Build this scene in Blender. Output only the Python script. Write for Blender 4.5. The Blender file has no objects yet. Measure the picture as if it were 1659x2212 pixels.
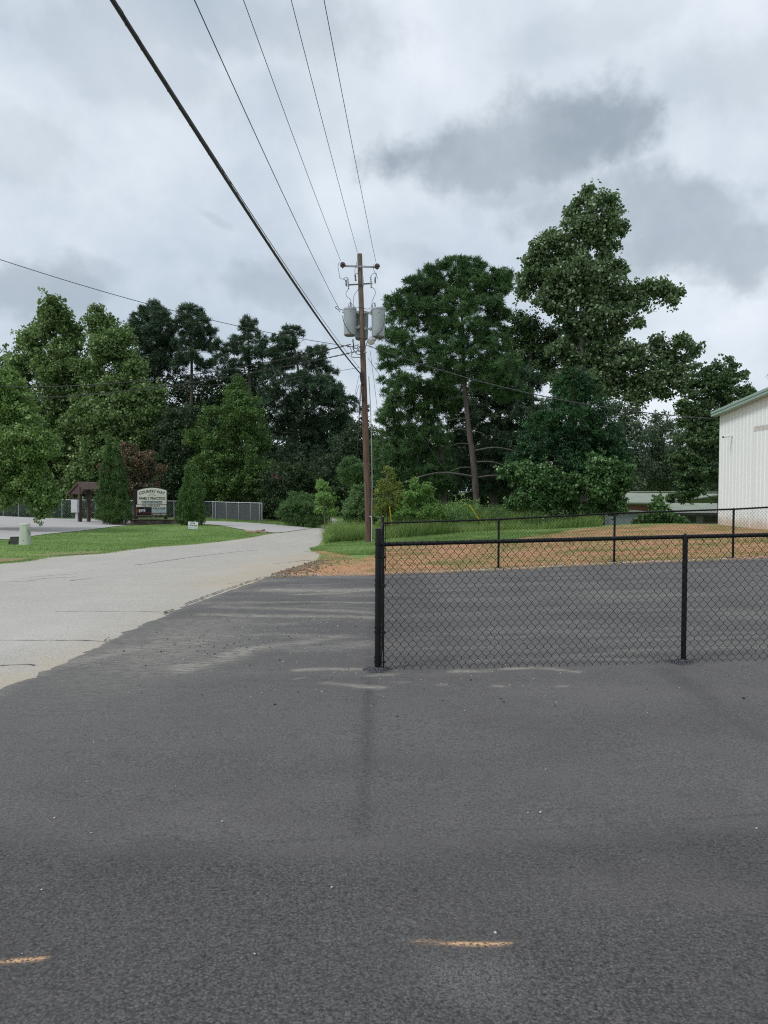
import bpy, bmesh, math, random
import numpy as np
from mathutils import Vector, Matrix
from mathutils.geometry import delaunay_2d_cdt

rng = np.random.default_rng(7)
random.seed(7)
R = math.radians
scene = bpy.context.scene
COL = scene.collection

# ---------------------------------------------------------------- camera
FPX = 1661.0            # focal length in pixels of a 1659 x 2212 picture
CX, CY = 829.5, 1106.0
PITCH, ROLL, EYE = 1.59, 0.3, 1.7
cam_d = bpy.data.cameras.new('camera')
cam = bpy.data.objects.new('camera', cam_d); COL.objects.link(cam)
cam_d.sensor_fit = 'VERTICAL'; cam_d.sensor_height = 36.0; cam_d.lens = 36.0 * FPX / 2212.0
cam_d.clip_start = 0.05; cam_d.clip_end = 6000
CAMROT = Matrix.Rotation(R(90 - PITCH), 3, 'X') @ Matrix.Rotation(R(ROLL), 3, 'Z')
cam.matrix_world = Matrix.Translation((0, 0, EYE)) @ CAMROT.to_4x4()
scene.camera = cam

scene.cycles.filter_width = 1.15; scene.cycles.use_denoising = False
# ---------------------------------------------------------------- world and light
SUN_EL, SUN_AZ = 50.0, 238.0
world = bpy.data.worlds.new('World'); scene.world = world; world.use_nodes = True
scene.view_settings.view_transform = 'Standard'; scene.view_settings.look = 'None'
scene.view_settings.exposure = 0.33; scene.view_settings.gamma = 1.0
scene.view_settings.use_curve_mapping = False

def pixdir(px, py):
    v = CAMROT @ Vector(((px - CX) / FPX, -(py - CY) / FPX, -1.0))
    return v.normalized()

def build_world():
    nt = world.node_tree; nt.nodes.clear(); N = nt.nodes.new; L = nt.links.new
    out = N('ShaderNodeOutputWorld')
    sky = N('ShaderNodeTexSky'); sky.sky_type = 'NISHITA'; sky.sun_disc = False
    sky.sun_elevation = R(SUN_EL); sky.sun_rotation = R(SUN_AZ); sky.dust_density = 3.0
    b1 = N('ShaderNodeBackground'); b1.inputs[1].default_value = 0.1; L(sky.outputs[0], b1.inputs[0])
    tc = N('ShaderNodeTexCoord')
    def vmath(op, a, b=None):
        n = N('ShaderNodeVectorMath'); n.operation = op
        for i, x in enumerate((a, b)):
            if x is None: continue
            if isinstance(x, (tuple, list, Vector)): n.inputs[i].default_value = tuple(x)
            else: L(x, n.inputs[i])
        return n.outputs['Value'] if op in ('DOT_PRODUCT', 'LENGTH') else n.outputs[0]
    def m(op, a, b=None, c=None, clamp=False):
        n = N('ShaderNodeMath'); n.operation = op; n.use_clamp = clamp
        for i, x in enumerate((a, b, c)):
            if x is None: continue
            if isinstance(x, (int, float)): n.inputs[i].default_value = x
            else: L(x, n.inputs[i])
        return n.outputs[0]
    D = vmath('NORMALIZE', tc.outputs['Generated'])
    sep = N('ShaderNodeSeparateXYZ'); L(D, sep.inputs[0])
    zz = m('ADD', m('MAXIMUM', sep.outputs[2], 0.0), 0.22)
    comb = N('ShaderNodeCombineXYZ')
    L(m('DIVIDE', sep.outputs[0], zz), comb.inputs[0]); L(m('DIVIDE', sep.outputs[1], zz), comb.inputs[1])
    P = comb.outputs[0]
    def noise(vec, scale, detail=5, rough=0.5, dist=0.0, off=(0, 0, 0)):
        mp = N('ShaderNodeMapping'); mp.inputs['Location'].default_value = off; L(vec, mp.inputs[0])
        n = N('ShaderNodeTexNoise'); n.inputs['Scale'].default_value = scale; n.inputs['Detail'].default_value = detail
        n.inputs['Roughness'].default_value = rough; n.inputs['Distortion'].default_value = dist
        L(mp.outputs[0], n.inputs['Vector']); return n.outputs['Fac']
    def sm(x, a, b):
        n = N('ShaderNodeMapRange'); n.interpolation_type = 'SMOOTHSTEP'
        n.inputs['From Min'].default_value = a; n.inputs['From Max'].default_value = b
        L(x, n.inputs['Value']); return n.outputs[0]
    base = noise(P, 0.9, 6, 0.5, 0.3, (3.1, 1.7, 0))
    fine = noise(D, 5.0, 10, 0.58, 0.0, (0.4, 2.2, 5.1))
    val = m('ADD', m('MULTIPLY', sm(base, 0.30, 0.70), 0.60), m('MULTIPLY', sm(fine, 0.3, 0.7), 0.40))
    # masses of darker cloud in the directions where they stand: (px, py, rx, ry, tilt, strength)
    blobs = [(1230, 295, 160, 95, -8, 1.0), (1050, 345, 165, 55, 4, .95), (1130, 400, 120, 40, 0, .6), (1390, 450, 220, 90, 12, .7),
             (1500, 530, 190, 70, 8, .7), (1560, 180, 130, 100, 30, .3), (1330, 40, 180, 50, -10, .22),
             (40, 620, 190, 60, -4, .75), (210, 590, 70, 30, 0, .4), (560, 620, 110, 40, 8, .5), (620, 590, 60, 30, 0, .3),
             (20, 320, 110, 70, 0, .28), (500, 40, 260, 60, 0, .4), (1540, 605, 60, 14, 0, .35), (455, 468, 34, 10, 25, .25),
             (900, 560, 80, 30, 20, .3), (250, 120, 200, 60, 10, .3), (700, 250, 180, 50, 30, .15)]
    edge = noise(D, 12.0, 12, 0.60, 0.0, (1.4, 0.2, 3.3))
    edge2 = noise(D, 4.5, 5, 0.55, 0.0, (6.4, 0.9, 1.3))
    dark = None
    for (px, py, rx, ry, tilt, s) in blobs:
        c = pixdir(px, py)
        rgt = Vector((0, 0, 1)).cross(c).normalized() * -1; up = rgt.cross(c)
        if up.z < 0: up = -up
        a = R(tilt); u = rgt * math.cos(a) - up * math.sin(a); w = rgt * math.sin(a) + up * math.cos(a)
        uu = m('DIVIDE', vmath('DOT_PRODUCT', D, u), rx / FPX); vv = m('DIVIDE', vmath('DOT_PRODUCT', D, w), ry / FPX)
        r = m('SQRT', m('ADD', m('MULTIPLY', uu, uu), m('MULTIPLY', vv, vv)))
        r = m('ADD', r, m('MULTIPLY', m('SUBTRACT', edge, 0.5), 2.6))
        r = m('ADD', r, m('MULTIPLY', m('SUBTRACT', edge2, 0.5), 2.0))
        front = m('GREATER_THAN', vmath('DOT_PRODUCT', D, c), 0.3)
        f = m('MULTIPLY', m('MULTIPLY', m('SUBTRACT', 1.0, sm(r, 0.50, 1.42)), s), front)
        dark = f if dark is None else m('MAXIMUM', dark, f)
    ramp = N('ShaderNodeValToRGB'); L(val, ramp.inputs[0])
    e = ramp.color_ramp.elements
    e[0].position = 0.15; e[0].color = (0.435, 0.50, 0.575, 1)
    e[1].position = 0.85; e[1].color = (0.675, 0.722, 0.775, 1)
    mid = e.new(0.5); mid.color = (0.555, 0.615, 0.68, 1)
    mx = N('ShaderNodeMix'); mx.data_type = 'RGBA'; mx.blend_type = 'MIX'
    inner = m('ADD', 0.74, m('MULTIPLY', sm(noise(D, 6.5, 8, 0.6, 0.0, (9.1, 4.4, 2.0)), 0.3, 0.7), 0.42))
    L(m('MULTIPLY', m('MULTIPLY', dark, 0.95), inner), mx.inputs['Factor']); L(ramp.outputs[0], mx.inputs[6]); mx.inputs[7].default_value = (0.275, 0.325, 0.375, 1)
    b2 = N('ShaderNodeBackground'); b2.inputs[1].default_value = 1.04; L(mx.outputs[2], b2.inputs[0])
    ms = N('ShaderNodeMixShader'); ms.inputs[0].default_value = 0.94
    L(b1.outputs[0], ms.inputs[1]); L(b2.outputs[0], ms.inputs[2]); L(ms.outputs[0], out.inputs[0])
build_world()
world.cycles.sampling_method = 'MANUAL'; world.cycles.sample_map_resolution = 512

sl = bpy.data.lights.new('sun', 'SUN'); sl.energy = 1.5; sl.angle = R(14); sl.color = (1.0, 0.985, 0.96)
so = bpy.data.objects.new('sun', sl); COL.objects.link(so)
# the sky's sun_rotation turns clockwise from +Y; the lamp points from the same direction
_sd = Vector((math.sin(R(SUN_AZ)) * math.cos(R(SUN_EL)), math.cos(R(SUN_AZ)) * math.cos(R(SUN_EL)), math.sin(R(SUN_EL))))
so.rotation_euler = _sd.to_track_quat('Z', 'Y').to_euler()

# ---------------------------------------------------------------- picking points
def P(px, py, d):
    """World point seen at (px, py) at distance d ahead (world Y)."""
    v = CAMROT @ Vector(((px - CX) / FPX, -(py - CY) / FPX, -1.0))
    v = v * (d / v.y)
    return Vector((v.x, v.y, v.z + EYE))

_ctrl = [(829, 1452, 7.2), (1659, 1430, 7.2), (0, 1498, 6.4), (829, 2212, 2.27), (0, 2212, 2.27), (1659, 2212, 2.33), (1659, 1800, 3.75),
         (830, 1238, 18.5), (1077, 1230, 18.5), (1327, 1217, 18.5), (1585, 1208, 18.5), (400, 1310, 12.2), (0, 1350, 10.2), (0, 1218, 21.8),
         (585, 1247, 17.5), (690, 1195, 27.3), (797, 1173, 35), (603, 1150, 52), (725, 1140, 66), (329, 1182, 31.8), (55, 1178, 33), (0, 1165, 40),
         (250, 1136, 56), (330, 1134, 60), (420, 1134, 57), (0, 1119, 72), (210, 1121, 73), (530, 1121, 72), (640, 1128, 74), (670, 1141, 62),
         (437, 1129, 65), (850, 1166, 35), (1050, 1146, 37), (1250, 1138, 37), (1400, 1131.5, 37.5), (1552, 1134, 33), (1659, 1139, 30.7),
         (1010, 1116, 44), (860, 1130, 46), (760, 1148, 42)]
_cw = [P(*c) for c in _ctrl] + [Vector(t) for t in
       [(20, 60, -2.6), (11, 58, -2.2), (30, 33, .35), (30, 10, .5), (-30, 10, .3), (-32, 60, -.4), (0, 100, -2.2), (-40, 100, -.2),
        (40, 100, -3), (-20, -20, .5), (20, -20, .7), (0, -15, .45), (-60, 40, .3), (60, 40, .4), (14, 20, .42), (18, 38, -.1), (14, 45, -1.2)]]
_cx = np.array([[c.x, c.y] for c in _cw]) / 50.0; _cz = np.array([c.z for c in _cw])
def _phi(r2): return 0.5 * r2 * np.log(r2 + 1e-12)
def _tps_fit():
    n = len(_cx); d2 = ((_cx[:, None] - _cx[None]) ** 2).sum(-1)
    A = np.zeros((n + 3, n + 3)); A[:n, :n] = _phi(d2) + np.eye(n) * 2e-5
    A[:n, n] = 1; A[:n, n + 1:] = _cx; A[n, :n] = 1; A[n + 1:, :n] = _cx.T
    return np.linalg.solve(A, np.concatenate([_cz, [0, 0, 0]]))
_w = _tps_fit()
def Hn(x, y):
    """Height of the land, arrays in and out."""
    x = np.asarray(x, float); y = np.asarray(y, float); sh = x.shape
    q = np.stack([x.ravel(), y.ravel()], 1) / 50.0; out = np.empty(len(q))
    for i in range(0, len(q), 20000):
        b = q[i:i + 20000]; bc = np.clip(b, -2.2, 2.4)
        d2 = ((bc[:, None] - _cx[None]) ** 2).sum(-1)
        z = _phi(d2) @ _w[:-3] + _w[-3] + bc @ _w[-2:]
        r = np.sqrt((b ** 2).sum(1)) * 50.0
        t = np.clip((r - 95) / 80, 0, 1); t = t * t * (3 - 2 * t)
        out[i:i + 20000] = z * (1 - t) + (-3.0) * t
    return out.reshape(sh)
def H(x, y): return float(Hn(np.array([x]), np.array([y]))[0])
def G(px, py, lo=1.2, hi=90.0):
    """Where the sight line through a pixel meets the land."""
    v = CAMROT @ Vector(((px - CX) / FPX, -(py - CY) / FPX, -1.0)); v = v / v.y
    ds = np.geomspace(lo, hi, 500); xs = v.x * ds; zs = EYE + v.z * ds
    f = zs - Hn(xs, ds); k = np.argmax(f < 0)
    if not (f < 0).any(): d = hi
    else:
        a, b = ds[max(k - 1, 0)], ds[k]; fa, fb = f[max(k - 1, 0)], f[k]
        d = a + (b - a) * fa / (fa - fb + 1e-9)
    return Vector((v.x * d, d, H(v.x * d, d)))

# ---------------------------------------------------------------- numpy noise
def _hash(ix, iy, s):
    n = (ix.astype(np.int64) * 374761393 + iy.astype(np.int64) * 668265263 + s * 2147483647) & 0xffffffff
    n = ((n ^ (n >> 13)) * 1274126177) & 0xffffffff
    return ((n ^ (n >> 16)) & 0xffff) / 65535.0
def vnoise(x, y, s=0):
    ix = np.floor(x); iy = np.floor(y); fx = x - ix; fy = y - iy
    fx = fx * fx * (3 - 2 * fx); fy = fy * fy * (3 - 2 * fy)
    a = _hash(ix, iy, s); b = _hash(ix + 1, iy, s); c = _hash(ix, iy + 1, s); d = _hash(ix + 1, iy + 1, s)
    return (a * (1 - fx) + b * fx) * (1 - fy) + (c * (1 - fx) + d * fx) * fy
def fbm(x, y, o=4, s=0):
    t = 0; a = 0.5; n = 0
    for k in range(o):
        t = t + a * vnoise(x, y, s + k * 17); n += a; a *= 0.5; x = x * 2.03 + 11.3; y = y * 2.03 + 5.1
    return t / n
def sstep(a, b, x):
    t = np.clip((x - a) / (b - a), 0, 1); return t * t * (3 - 2 * t)
def inpoly(x, y, poly):
    ins = np.zeros(x.shape, bool); n = len(poly)
    for i in range(n):
        x1, y1 = poly[i][0], poly[i][1]; x2, y2 = poly[(i + 1) % n][0], poly[(i + 1) % n][1]
        if y1 == y2: continue
        c = ((y1 > y) != (y2 > y)) & (x < (x2 - x1) * (y - y1) / (y2 - y1) + x1)
        ins ^= c
    return ins
def segdist(x, y, pts):
    d = np.full(x.shape, 1e9)
    for (ax, ay), (bx, by) in zip(pts[:-1], pts[1:]):
        dx, dy = bx - ax, by - ay; l2 = dx * dx + dy * dy + 1e-12
        t = np.clip(((x - ax) * dx + (y - ay) * dy) / l2, 0, 1)
        d = np.minimum(d, np.hypot(x - ax - t * dx, y - ay - t * dy))
    return d

# ---------------------------------------------------------------- objects
def tag(o, label=None, cat=None, group=None, kind=None):
    if label: o['label'] = label
    if cat: o['category'] = cat
    if group: o['group'] = group
    if kind: o['kind'] = kind
    return o
def empty(name, loc, label=None, cat=None, group=None, rz=0):
    o = bpy.data.objects.new(name, None); COL.objects.link(o); o.location = loc; o.rotation_euler = (0, 0, rz)
    o.empty_display_size = 0.2
    tag(o, label, cat, group)
    bpy.context.view_layer.update()
    return o
def link(name, me, mat, parent=None, smooth=False, world_coords=True):
    o = bpy.data.objects.new(name, me); COL.objects.link(o)
    if mat is not None:
        for mm in (mat if isinstance(mat, (list, tuple)) else [mat]): me.materials.append(mm)
    if smooth: me.polygons.foreach_set('use_smooth', np.ones(len(me.polygons), bool))
    if parent is not None:
        o.parent = parent
        if world_coords: o.matrix_parent_inverse = parent.matrix_world.inverted()
    return o
def npmesh(name, V, F, k=None):
    """V (n,3), F (m,k) arrays -> mesh."""
    me = bpy.data.meshes.new(name); V = np.ascontiguousarray(V, np.float32); F = np.ascontiguousarray(F, np.int32)
    m_, k = F.shape
    me.vertices.add(len(V)); me.vertices.foreach_set('co', V.ravel())
    me.loops.add(m_ * k); me.loops.foreach_set('vertex_index', F.ravel())
    me.polygons.add(m_); me.polygons.foreach_set('loop_start', np.arange(0, m_ * k, k, dtype=np.int32))
    me.polygons.foreach_set('loop_total', np.full(m_, k, np.int32))
    me.update(calc_edges=True)
    return me
def fattr(me, name, vals, domain='POINT'):
    a = me.attributes.new(name, 'FLOAT', domain); a.data.foreach_set('value', np.ascontiguousarray(vals, np.float32))

class MB:
    def __init__(s): s.v = []; s.f = []
    def add(s, V, F):
        n = len(s.v); s.v += [tuple(p) for p in V]; s.f += [tuple(i + n for i in f) for f in F]; return s
    def box(s, c, size, rot=None):
        sx, sy, sz = [q / 2 for q in size]
        V = [Vector((x, y, z)) for x in (-sx, sx) for y in (-sy, sy) for z in (-sz, sz)]
        if rot is not None: V = [rot @ p for p in V]
        V = [p + Vector(c) for p in V]
        return s.add(V, [(0, 1, 3, 2), (4, 6, 7, 5), (0, 4, 5, 1), (2, 3, 7, 6), (0, 2, 6, 4), (1, 5, 7, 3)])
    def tube(s, pts, rad, n=8, caps=True):
        pts = [Vector(p) for p in pts]; m_ = len(pts)
        if not isinstance(rad, (list, tuple, np.ndarray)): rad = [rad] * m_
        prev = None; V = []
        for i, p in enumerate(pts):
            t = (pts[min(i + 1, m_ - 1)] - pts[max(i - 1, 0)])
            t = t.normalized() if t.length > 1e-9 else Vector((0, 0, 1))
            if prev is None:
                a = Vector((0, 0, 1)) if abs(t.z) < 0.9 else Vector((1, 0, 0)); u = t.cross(a).normalized()
            else:
                u = (prev - t * prev.dot(t)); u = u.normalized() if u.length > 1e-6 else t.orthogonal().normalized()
            prev = u; w = t.cross(u)
            for k in range(n):
                a = 2 * math.pi * k / n; V.append(p + (u * math.cos(a) + w * math.sin(a)) * rad[i])
        F = []
        for i in range(m_ - 1):
            for k in range(n):
                F.append((i * n + k, i * n + (k + 1) % n, (i + 1) * n + (k + 1) % n, (i + 1) * n + k))
        if caps: F.append(tuple(range(n - 1, -1, -1))); F.append(tuple((m_ - 1) * n + k for k in range(n)))
        return s.add(V, F)
    def lathe(s, c, prof, n=20, axis=None):
        """prof: list of (r, z) from bottom to top, round z through c."""
        V = []; rot = axis if axis is not None else Matrix.Identity(3)
        for r, z in prof:
            for k in range(n):
                a = 2 * math.pi * k / n; V.append(Vector(c) + rot @ Vector((r * math.cos(a), r * math.sin(a), z)))
        F = []
        for i in range(len(prof) - 1):
            for k in range(n): F.append((i * n + k, i * n + (k + 1) % n, (i + 1) * n + (k + 1) % n, (i + 1) * n + k))
        F.append(tuple(range(n - 1, -1, -1))); F.append(tuple((len(prof) - 1) * n + k for k in range(n)))
        return s.add(V, F)
    def prism(s, outline, depth_vec, origin=(0, 0, 0)):
        """outline: list of 3D points; extruded along depth_vec."""
        o = Vector(origin); A = [Vector(p) + o for p in outline]; B = [p + Vector(depth_vec) for p in A]; n = len(A)
        F = [tuple(range(n - 1, -1, -1)), tuple(n + i for i in range(n))] + [(i, (i + 1) % n, n + (i + 1) % n, n + i) for i in range(n)]
        return s.add(A + B, F)
    def mesh(s, name):
        me = bpy.data.meshes.new(name); me.from_pydata(s.v, [], s.f); me.update()
        return me
    def build_each(s, name, mat, parent=None, **kw):
        """Every connected piece as an object of its own."""
        par = list(range(len(s.v)))
        def fd(i):
            while par[i] != i: par[i] = par[par[i]]; i = par[i]
            return i
        for f in s.f:
            r = fd(f[0])
            for i in f[1:]: par[fd(i)] = r
        grp = {}
        for f in s.f: grp.setdefault(fd(f[0]), []).append(f)
        out = []
        for fs in grp.values():
            ids = sorted({i for f in fs for i in f}); mp_ = {i: k for k, i in enumerate(ids)}
            m_ = MB(); m_.v = [s.v[i] for i in ids]; m_.f = [tuple(mp_[i] for i in f) for f in fs]; out.append(m_.build(name, mat, parent, **kw))
        return out
    def build(s, name, mat, parent=None, smooth=False, bevel=0.0, world_coords=True):
        me = s.mesh(name)
        bm = bmesh.new(); bm.from_mesh(me); bmesh.ops.recalc_face_normals(bm, faces=bm.faces); bm.to_mesh(me); bm.free()
        o = link(name, me, mat, parent, smooth, world_coords)
        if bevel:
            b = o.modifiers.new('bevel', 'BEVEL'); b.width = bevel; b.segments = 2; b.limit_method = 'ANGLE'; b.angle_limit = R(40)
        if smooth:
            try:
                me.set_sharp_from_angle(angle=R(40))
            except Exception: pass
        return o

# ---------------------------------------------------------------- materials
class NT:
    def __init__(s, name):
        s.m = bpy.data.materials.new(name); s.m.use_nodes = True; s.t = s.m.node_tree
        s.b = s.t.nodes['Principled BSDF']; s.tc = s.t.nodes.new('ShaderNodeTexCoord'); s.geo = s.t.nodes.new('ShaderNodeNewGeometry')
        s.pos = s.geo.outputs['Position']
    def n(s, k): return s.t.nodes.new(k)
    def l(s, a, b): s.t.links.new(a, b)
    def noise(s, scale, detail=4, rough=.5, vec=None, dist=0.0, stretch=None):
        v = vec if vec is not None else s.pos
        if stretch:
            mp = s.n('ShaderNodeMapping'); mp.inputs['Scale'].default_value = stretch; s.l(v, mp.inputs[0]); v = mp.outputs[0]
        n = s.n('ShaderNodeTexNoise'); n.inputs['Scale'].default_value = scale; n.inputs['Detail'].default_value = detail
        n.inputs['Roughness'].default_value = rough; n.inputs['Distortion'].default_value = dist; s.l(v, n.inputs['Vector'])
        return n.outputs['Fac']
    def voro(s, scale, feature='F1', vec=None, out='Distance', rand=1.0):
        n = s.n('ShaderNodeTexVoronoi'); n.feature = feature; n.inputs['Scale'].default_value = scale
        n.inputs['Randomness'].default_value = rand
        s.l(vec if vec is not None else s.pos, n.inputs['Vector']); return n.outputs[out]
    def ramp(s, fac, stops):
        r = s.n('ShaderNodeValToRGB'); e = r.color_ramp.elements
        while len(e) < len(stops): e.new(0.5)
        for el, (p, c) in zip(e, stops):
            el.position = p; el.color = (c, c, c, 1) if isinstance(c, (int, float)) else (*c, 1)
        s.l(fac, r.inputs[0]); return r.outputs[0]
    def mix(s, fac, a, b, blend='MIX'):
        n = s.n('ShaderNodeMix'); n.data_type = 'RGBA'; n.blend_type = blend
        for k_, x in (('Factor', fac), (6, a), (7, b)):
            sock = n.inputs[k_]
            if isinstance(x, (int, float)): sock.default_value = x if k_ == 'Factor' else (x, x, x, 1)
            elif isinstance(x, tuple): sock.default_value = (*x, 1)
            else: s.l(x, sock)
        return n.outputs[2]
    def math(s, op, a, b=None, clamp=False):
        n = s.n('ShaderNodeMath'); n.operation = op; n.use_clamp = clamp
        for i, x in enumerate((a, b)):
            if x is None: continue
            if isinstance(x, (int, float)): n.inputs[i].default_value = x
            else: s.l(x, n.inputs[i])
        return n.outputs[0]
    def sm(s, x, a, b):
        n = s.n('ShaderNodeMapRange'); n.interpolation_type = 'SMOOTHSTEP'
        n.inputs['From Min'].default_value = a; n.inputs['From Max'].default_value = b; s.l(x, n.inputs['Value']); return n.outputs[0]
    def attr(s, name):
        n = s.n('ShaderNodeAttribute'); n.attribute_name = name; return n.outputs['Fac']
    def bump(s, h, strength=.5, dist=.01):
        b = s.n('ShaderNodeBump'); b.inputs['Strength'].default_value = strength; b.inputs['Distance'].default_value = dist
        s.l(h, b.inputs['Height']); s.l(b.outputs[0], s.b.inputs['Normal'])
    def col(s, c):
        if isinstance(c, tuple): s.b.inputs['Base Color'].default_value = (*c, 1)
        else: s.l(c, s.b.inputs['Base Color'])
    def rough(s, r):
        if isinstance(r, (int, float)): s.b.inputs['Roughness'].default_value = r
        else: s.l(r, s.b.inputs['Roughness'])

def simple(name, col, rough=.6, metal=0.0, var=.15, scale=6.0, bump=0.0, spec=.5, stretch=None):
    t = NT(name); f = t.noise(scale, 5, .6, stretch=stretch)
    lo = tuple(max(0, c * (1 - var)) for c in col); hi = tuple(min(1, c * (1 + var)) for c in col)
    t.col(t.ramp(f, [(.3, lo), (.7, hi)])); t.rough(rough); t.b.inputs['Metallic'].default_value = metal
    t.b.inputs['Specular IOR Level'].default_value = spec
    if bump: t.bump(t.noise(scale * 6, 4), bump, .01)
    return t.m

def leafmat(name, dark, mid, light, rough=.55, trans=.25, spec=.35):
    t = NT(name); v = t.attr('leafvar')
    c = t.ramp(v, [(0.0, dark), (.5, mid), (1.0, light)])
    t.col(c); t.rough(rough); t.b.inputs['Specular IOR Level'].default_value = spec
    tr = t.n('ShaderNodeBsdfTranslucent'); t.l(t.mix(.35, c, (light[0] * 1.3, light[1] * 1.4, light[2] * .8)), tr.inputs[0])
    ms = t.n('ShaderNodeMixShader'); ms.inputs[0].default_value = trans
    out = [n for n in t.t.nodes if n.type == 'OUTPUT_MATERIAL'][0]
    t.l(t.b.outputs[0], ms.inputs[1]); t.l(tr.outputs[0], ms.inputs[2]); t.l(ms.outputs[0], out.inputs[0])
    return t.m

# ================================================================ ground, roads, lot
def W(lst):
    """Pixels on the land -> world xy. A third number is a known distance; 'w' marks a world point."""
    out = []
    for q in lst:
        if q[0] == 'w': out.append((q[1], q[2]))
        elif len(q) == 3: p = P(*q); out.append((p.x, p.y))
        else: p = G(*q); out.append((p.x, p.y))
    return out
road_near = W([('w', -4.6, -12), ('w', -4.1, 0), ('w', -3.6, 4), (0, 1499), (105, 1455), (245, 1390), (330, 1345), (460, 1290), (540, 1262), (580, 1248)])
road_right = road_near + W([(592, 1243), (612, 1233), (655, 1221), (686, 1209), (694, 1199), (672, 1190), (668, 1185), (690, 1177), (712, 1158, 47), (733, 1136, 68), ('w', -4.6, 85), ('w', -8, 110)])
road_left = W([('w', -12.5, -12), ('w', -11.6, 0), ('w', -11.2, 12), (0, 1218), (60, 1212), (90, 1205), (150, 1200), (219, 1196), (274, 1188), (329, 1182), (439, 1174), (549, 1160), (603, 1151, 50), (640, 1146, 56), (672, 1141, 61.5), (700, 1137, 66), (729, 1132.5, 72), ('w', -6.0, 86), ('w', -11, 110)])
park_poly = W([('w', -60, 34), ('w', -24, 36), (0, 1166), (24, 1166), (69, 1159), (95, 1155), (169, 1148), (224, 1141), (262, 1136.5), (330, 1135.5, 61.5), (437, 1135, 60), (512, 1143, 54.5), (560, 1147, 51.5), (600, 1149.5, 50.3), (640, 1147, 55), (674, 1141.5, 61), (640, 1138.8, 63.5), (576, 1136, 65), (500, 1131.5, 66.5), (437, 1129, 67), (330, 1128, 67), (210, 1122.5, 70), (0, 1119.5, 72), ('w', -60, 74)])

far_edge = W([('w', -4, 17.3), (575, 1247), (650, 1245), (808, 1243), (830, 1241), (960, 1237), (1077, 1232.5), (1327, 1219), (1585, 1209.5), ('w', 14, 18.5), ('w', 42, 19.2)])
def yfar(x): return np.interp(x, [p[0] for p in far_edge], [p[1] for p in far_edge])
def xroad(y): return np.interp(y, [p[1] for p in road_near], [p[0] for p in road_near])

dirt_poly = W([(560, 1256), (575, 1247), (612, 1233), (655, 1221), (686, 1209), (690, 1199), (655, 1192), (700, 1189), (729, 1192), (752, 1193), (778, 1189), (765, 1199), (745, 1205), (775, 1206), (808, 1199),
               (830, 1181), (890, 1176), (970, 1171), (1082, 1168), (1120, 1163), (1176, 1153), (1284, 1139), (1413, 1133.5), (1552, 1135, 33.5), ('w', 14.0, 24), ('w', 42, 24), ('w', 42, 15), ('w', -1, 15)])

def axis_lines(parts):
    out = []
    for a, b, s in parts: out += list(np.arange(a, b, s))
    return np.array(out + [parts[-1][1]])
gx = axis_lines([(-3000, -400, 400), (-400, -100, 25), (-100, -34, 3), (-34, -14, .5), (-14, 20, .16), (20, 44, .8), (44, 100, 4), (100, 400, 25), (400, 3000, 400)])
gy = axis_lines([(-3000, -400, 400), (-400, -60, 25), (-60, 14, 3), (14, 44, .2), (44, 80, .5), (80, 130, 4), (130, 400, 25), (400, 3000, 400)])
X, Y = np.meshgrid(gx, gy); Z = Hn(X, Y)
nr, nc = X.shape
wx = (fbm(X * 1.1, Y * 1.1, 4, 3) - .5) * 1.5; wy = (fbm(X * 1.1, Y * 1.1, 4, 9) - .5) * 1.7
dz = inpoly(X + wx, Y + wy, dirt_poly).astype(float)
# worn earth beside the road, round the pedestal and at the drain
def spot(px, py, rx, ry, d=None):
    c = P(px, py, d) if d else G(px, py)
    return np.exp(-((((X - c.x) / rx) ** 2 + ((Y - c.y) / ry) ** 2)))
worn = np.zeros_like(X)
for s_ in [(18, 1184, .9, .5), (100, 1176, 1.0, .6), (60, 1208, 1.4, .6), (120, 1200, 1.2, .5), (170, 1196, 1.6, .6), (210, 1193, 1.2, .5), (0, 1212, 1, .9)]:
    worn = np.maximum(worn, spot(*s_))
worn = np.maximum(worn, spot(563, 1149, .9, 1.5, 50.5))
ledge = segdist(X, Y, road_left)
worn = np.maximum(worn, np.exp(-(ledge / .35) ** 2) * .8)
mow = inpoly(X, Y, W([(640, 1192), (700, 1192), (808, 1200), (830, 1181), (970, 1171), (1082, 1168), (1200, 1152), (1220, 1146), (1100, 1147), (1000, 1152), (900, 1163), (830, 1167), (760, 1176), (690, 1180)])).astype(float)
idx = np.arange(nr * nc).reshape(nr, nc)
F = np.stack([idx[:-1, :-1], idx[:-1, 1:], idx[1:, 1:], idx[1:, :-1]], -1).reshape(-1, 4)
me = npmesh('ground', np.stack([X, Y, Z], -1).reshape(-1, 3), F)
fattr(me, 'dirt', dz.ravel()); fattr(me, 'worn', worn.ravel()); fattr(me, 'mown', mow.ravel())
t = NT('ground_cover')
g1 = t.noise(1.3, 5, .6); g2 = t.noise(9, 4, .7); g3 = t.noise(.35, 5, .6)
grass = t.ramp(g2, [(.25, (.095, .15, .045)), (.5, (.17, .26, .085)), (.78, (.25, .34, .13))])
grass = t.mix(t.sm(g1, .45, .75), grass, (.25, .33, .10)); grass = t.mix(t.math('MULTIPLY', t.sm(g3, .5, .7), .35), grass, (.13, .22, .05))
d1 = t.noise(3.0, 6, .65); d2 = t.noise(22, 5, .7); d3 = t.noise(.55, 4, .6); d4 = t.noise(7, 5, .7, stretch=(1, 1, 1))
dirt = t.ramp(d1, [(.25, (.42, .165, .085)), (.5, (.50, .265, .15)), (.75, (.50, .345, .225))])
dirt = t.mix(t.sm(d2, .5, .72), dirt, (.42, .34, .23)); dirt = t.mix(t.sm(d4, .58, .78), dirt, (.15, .085, .055))
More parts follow.
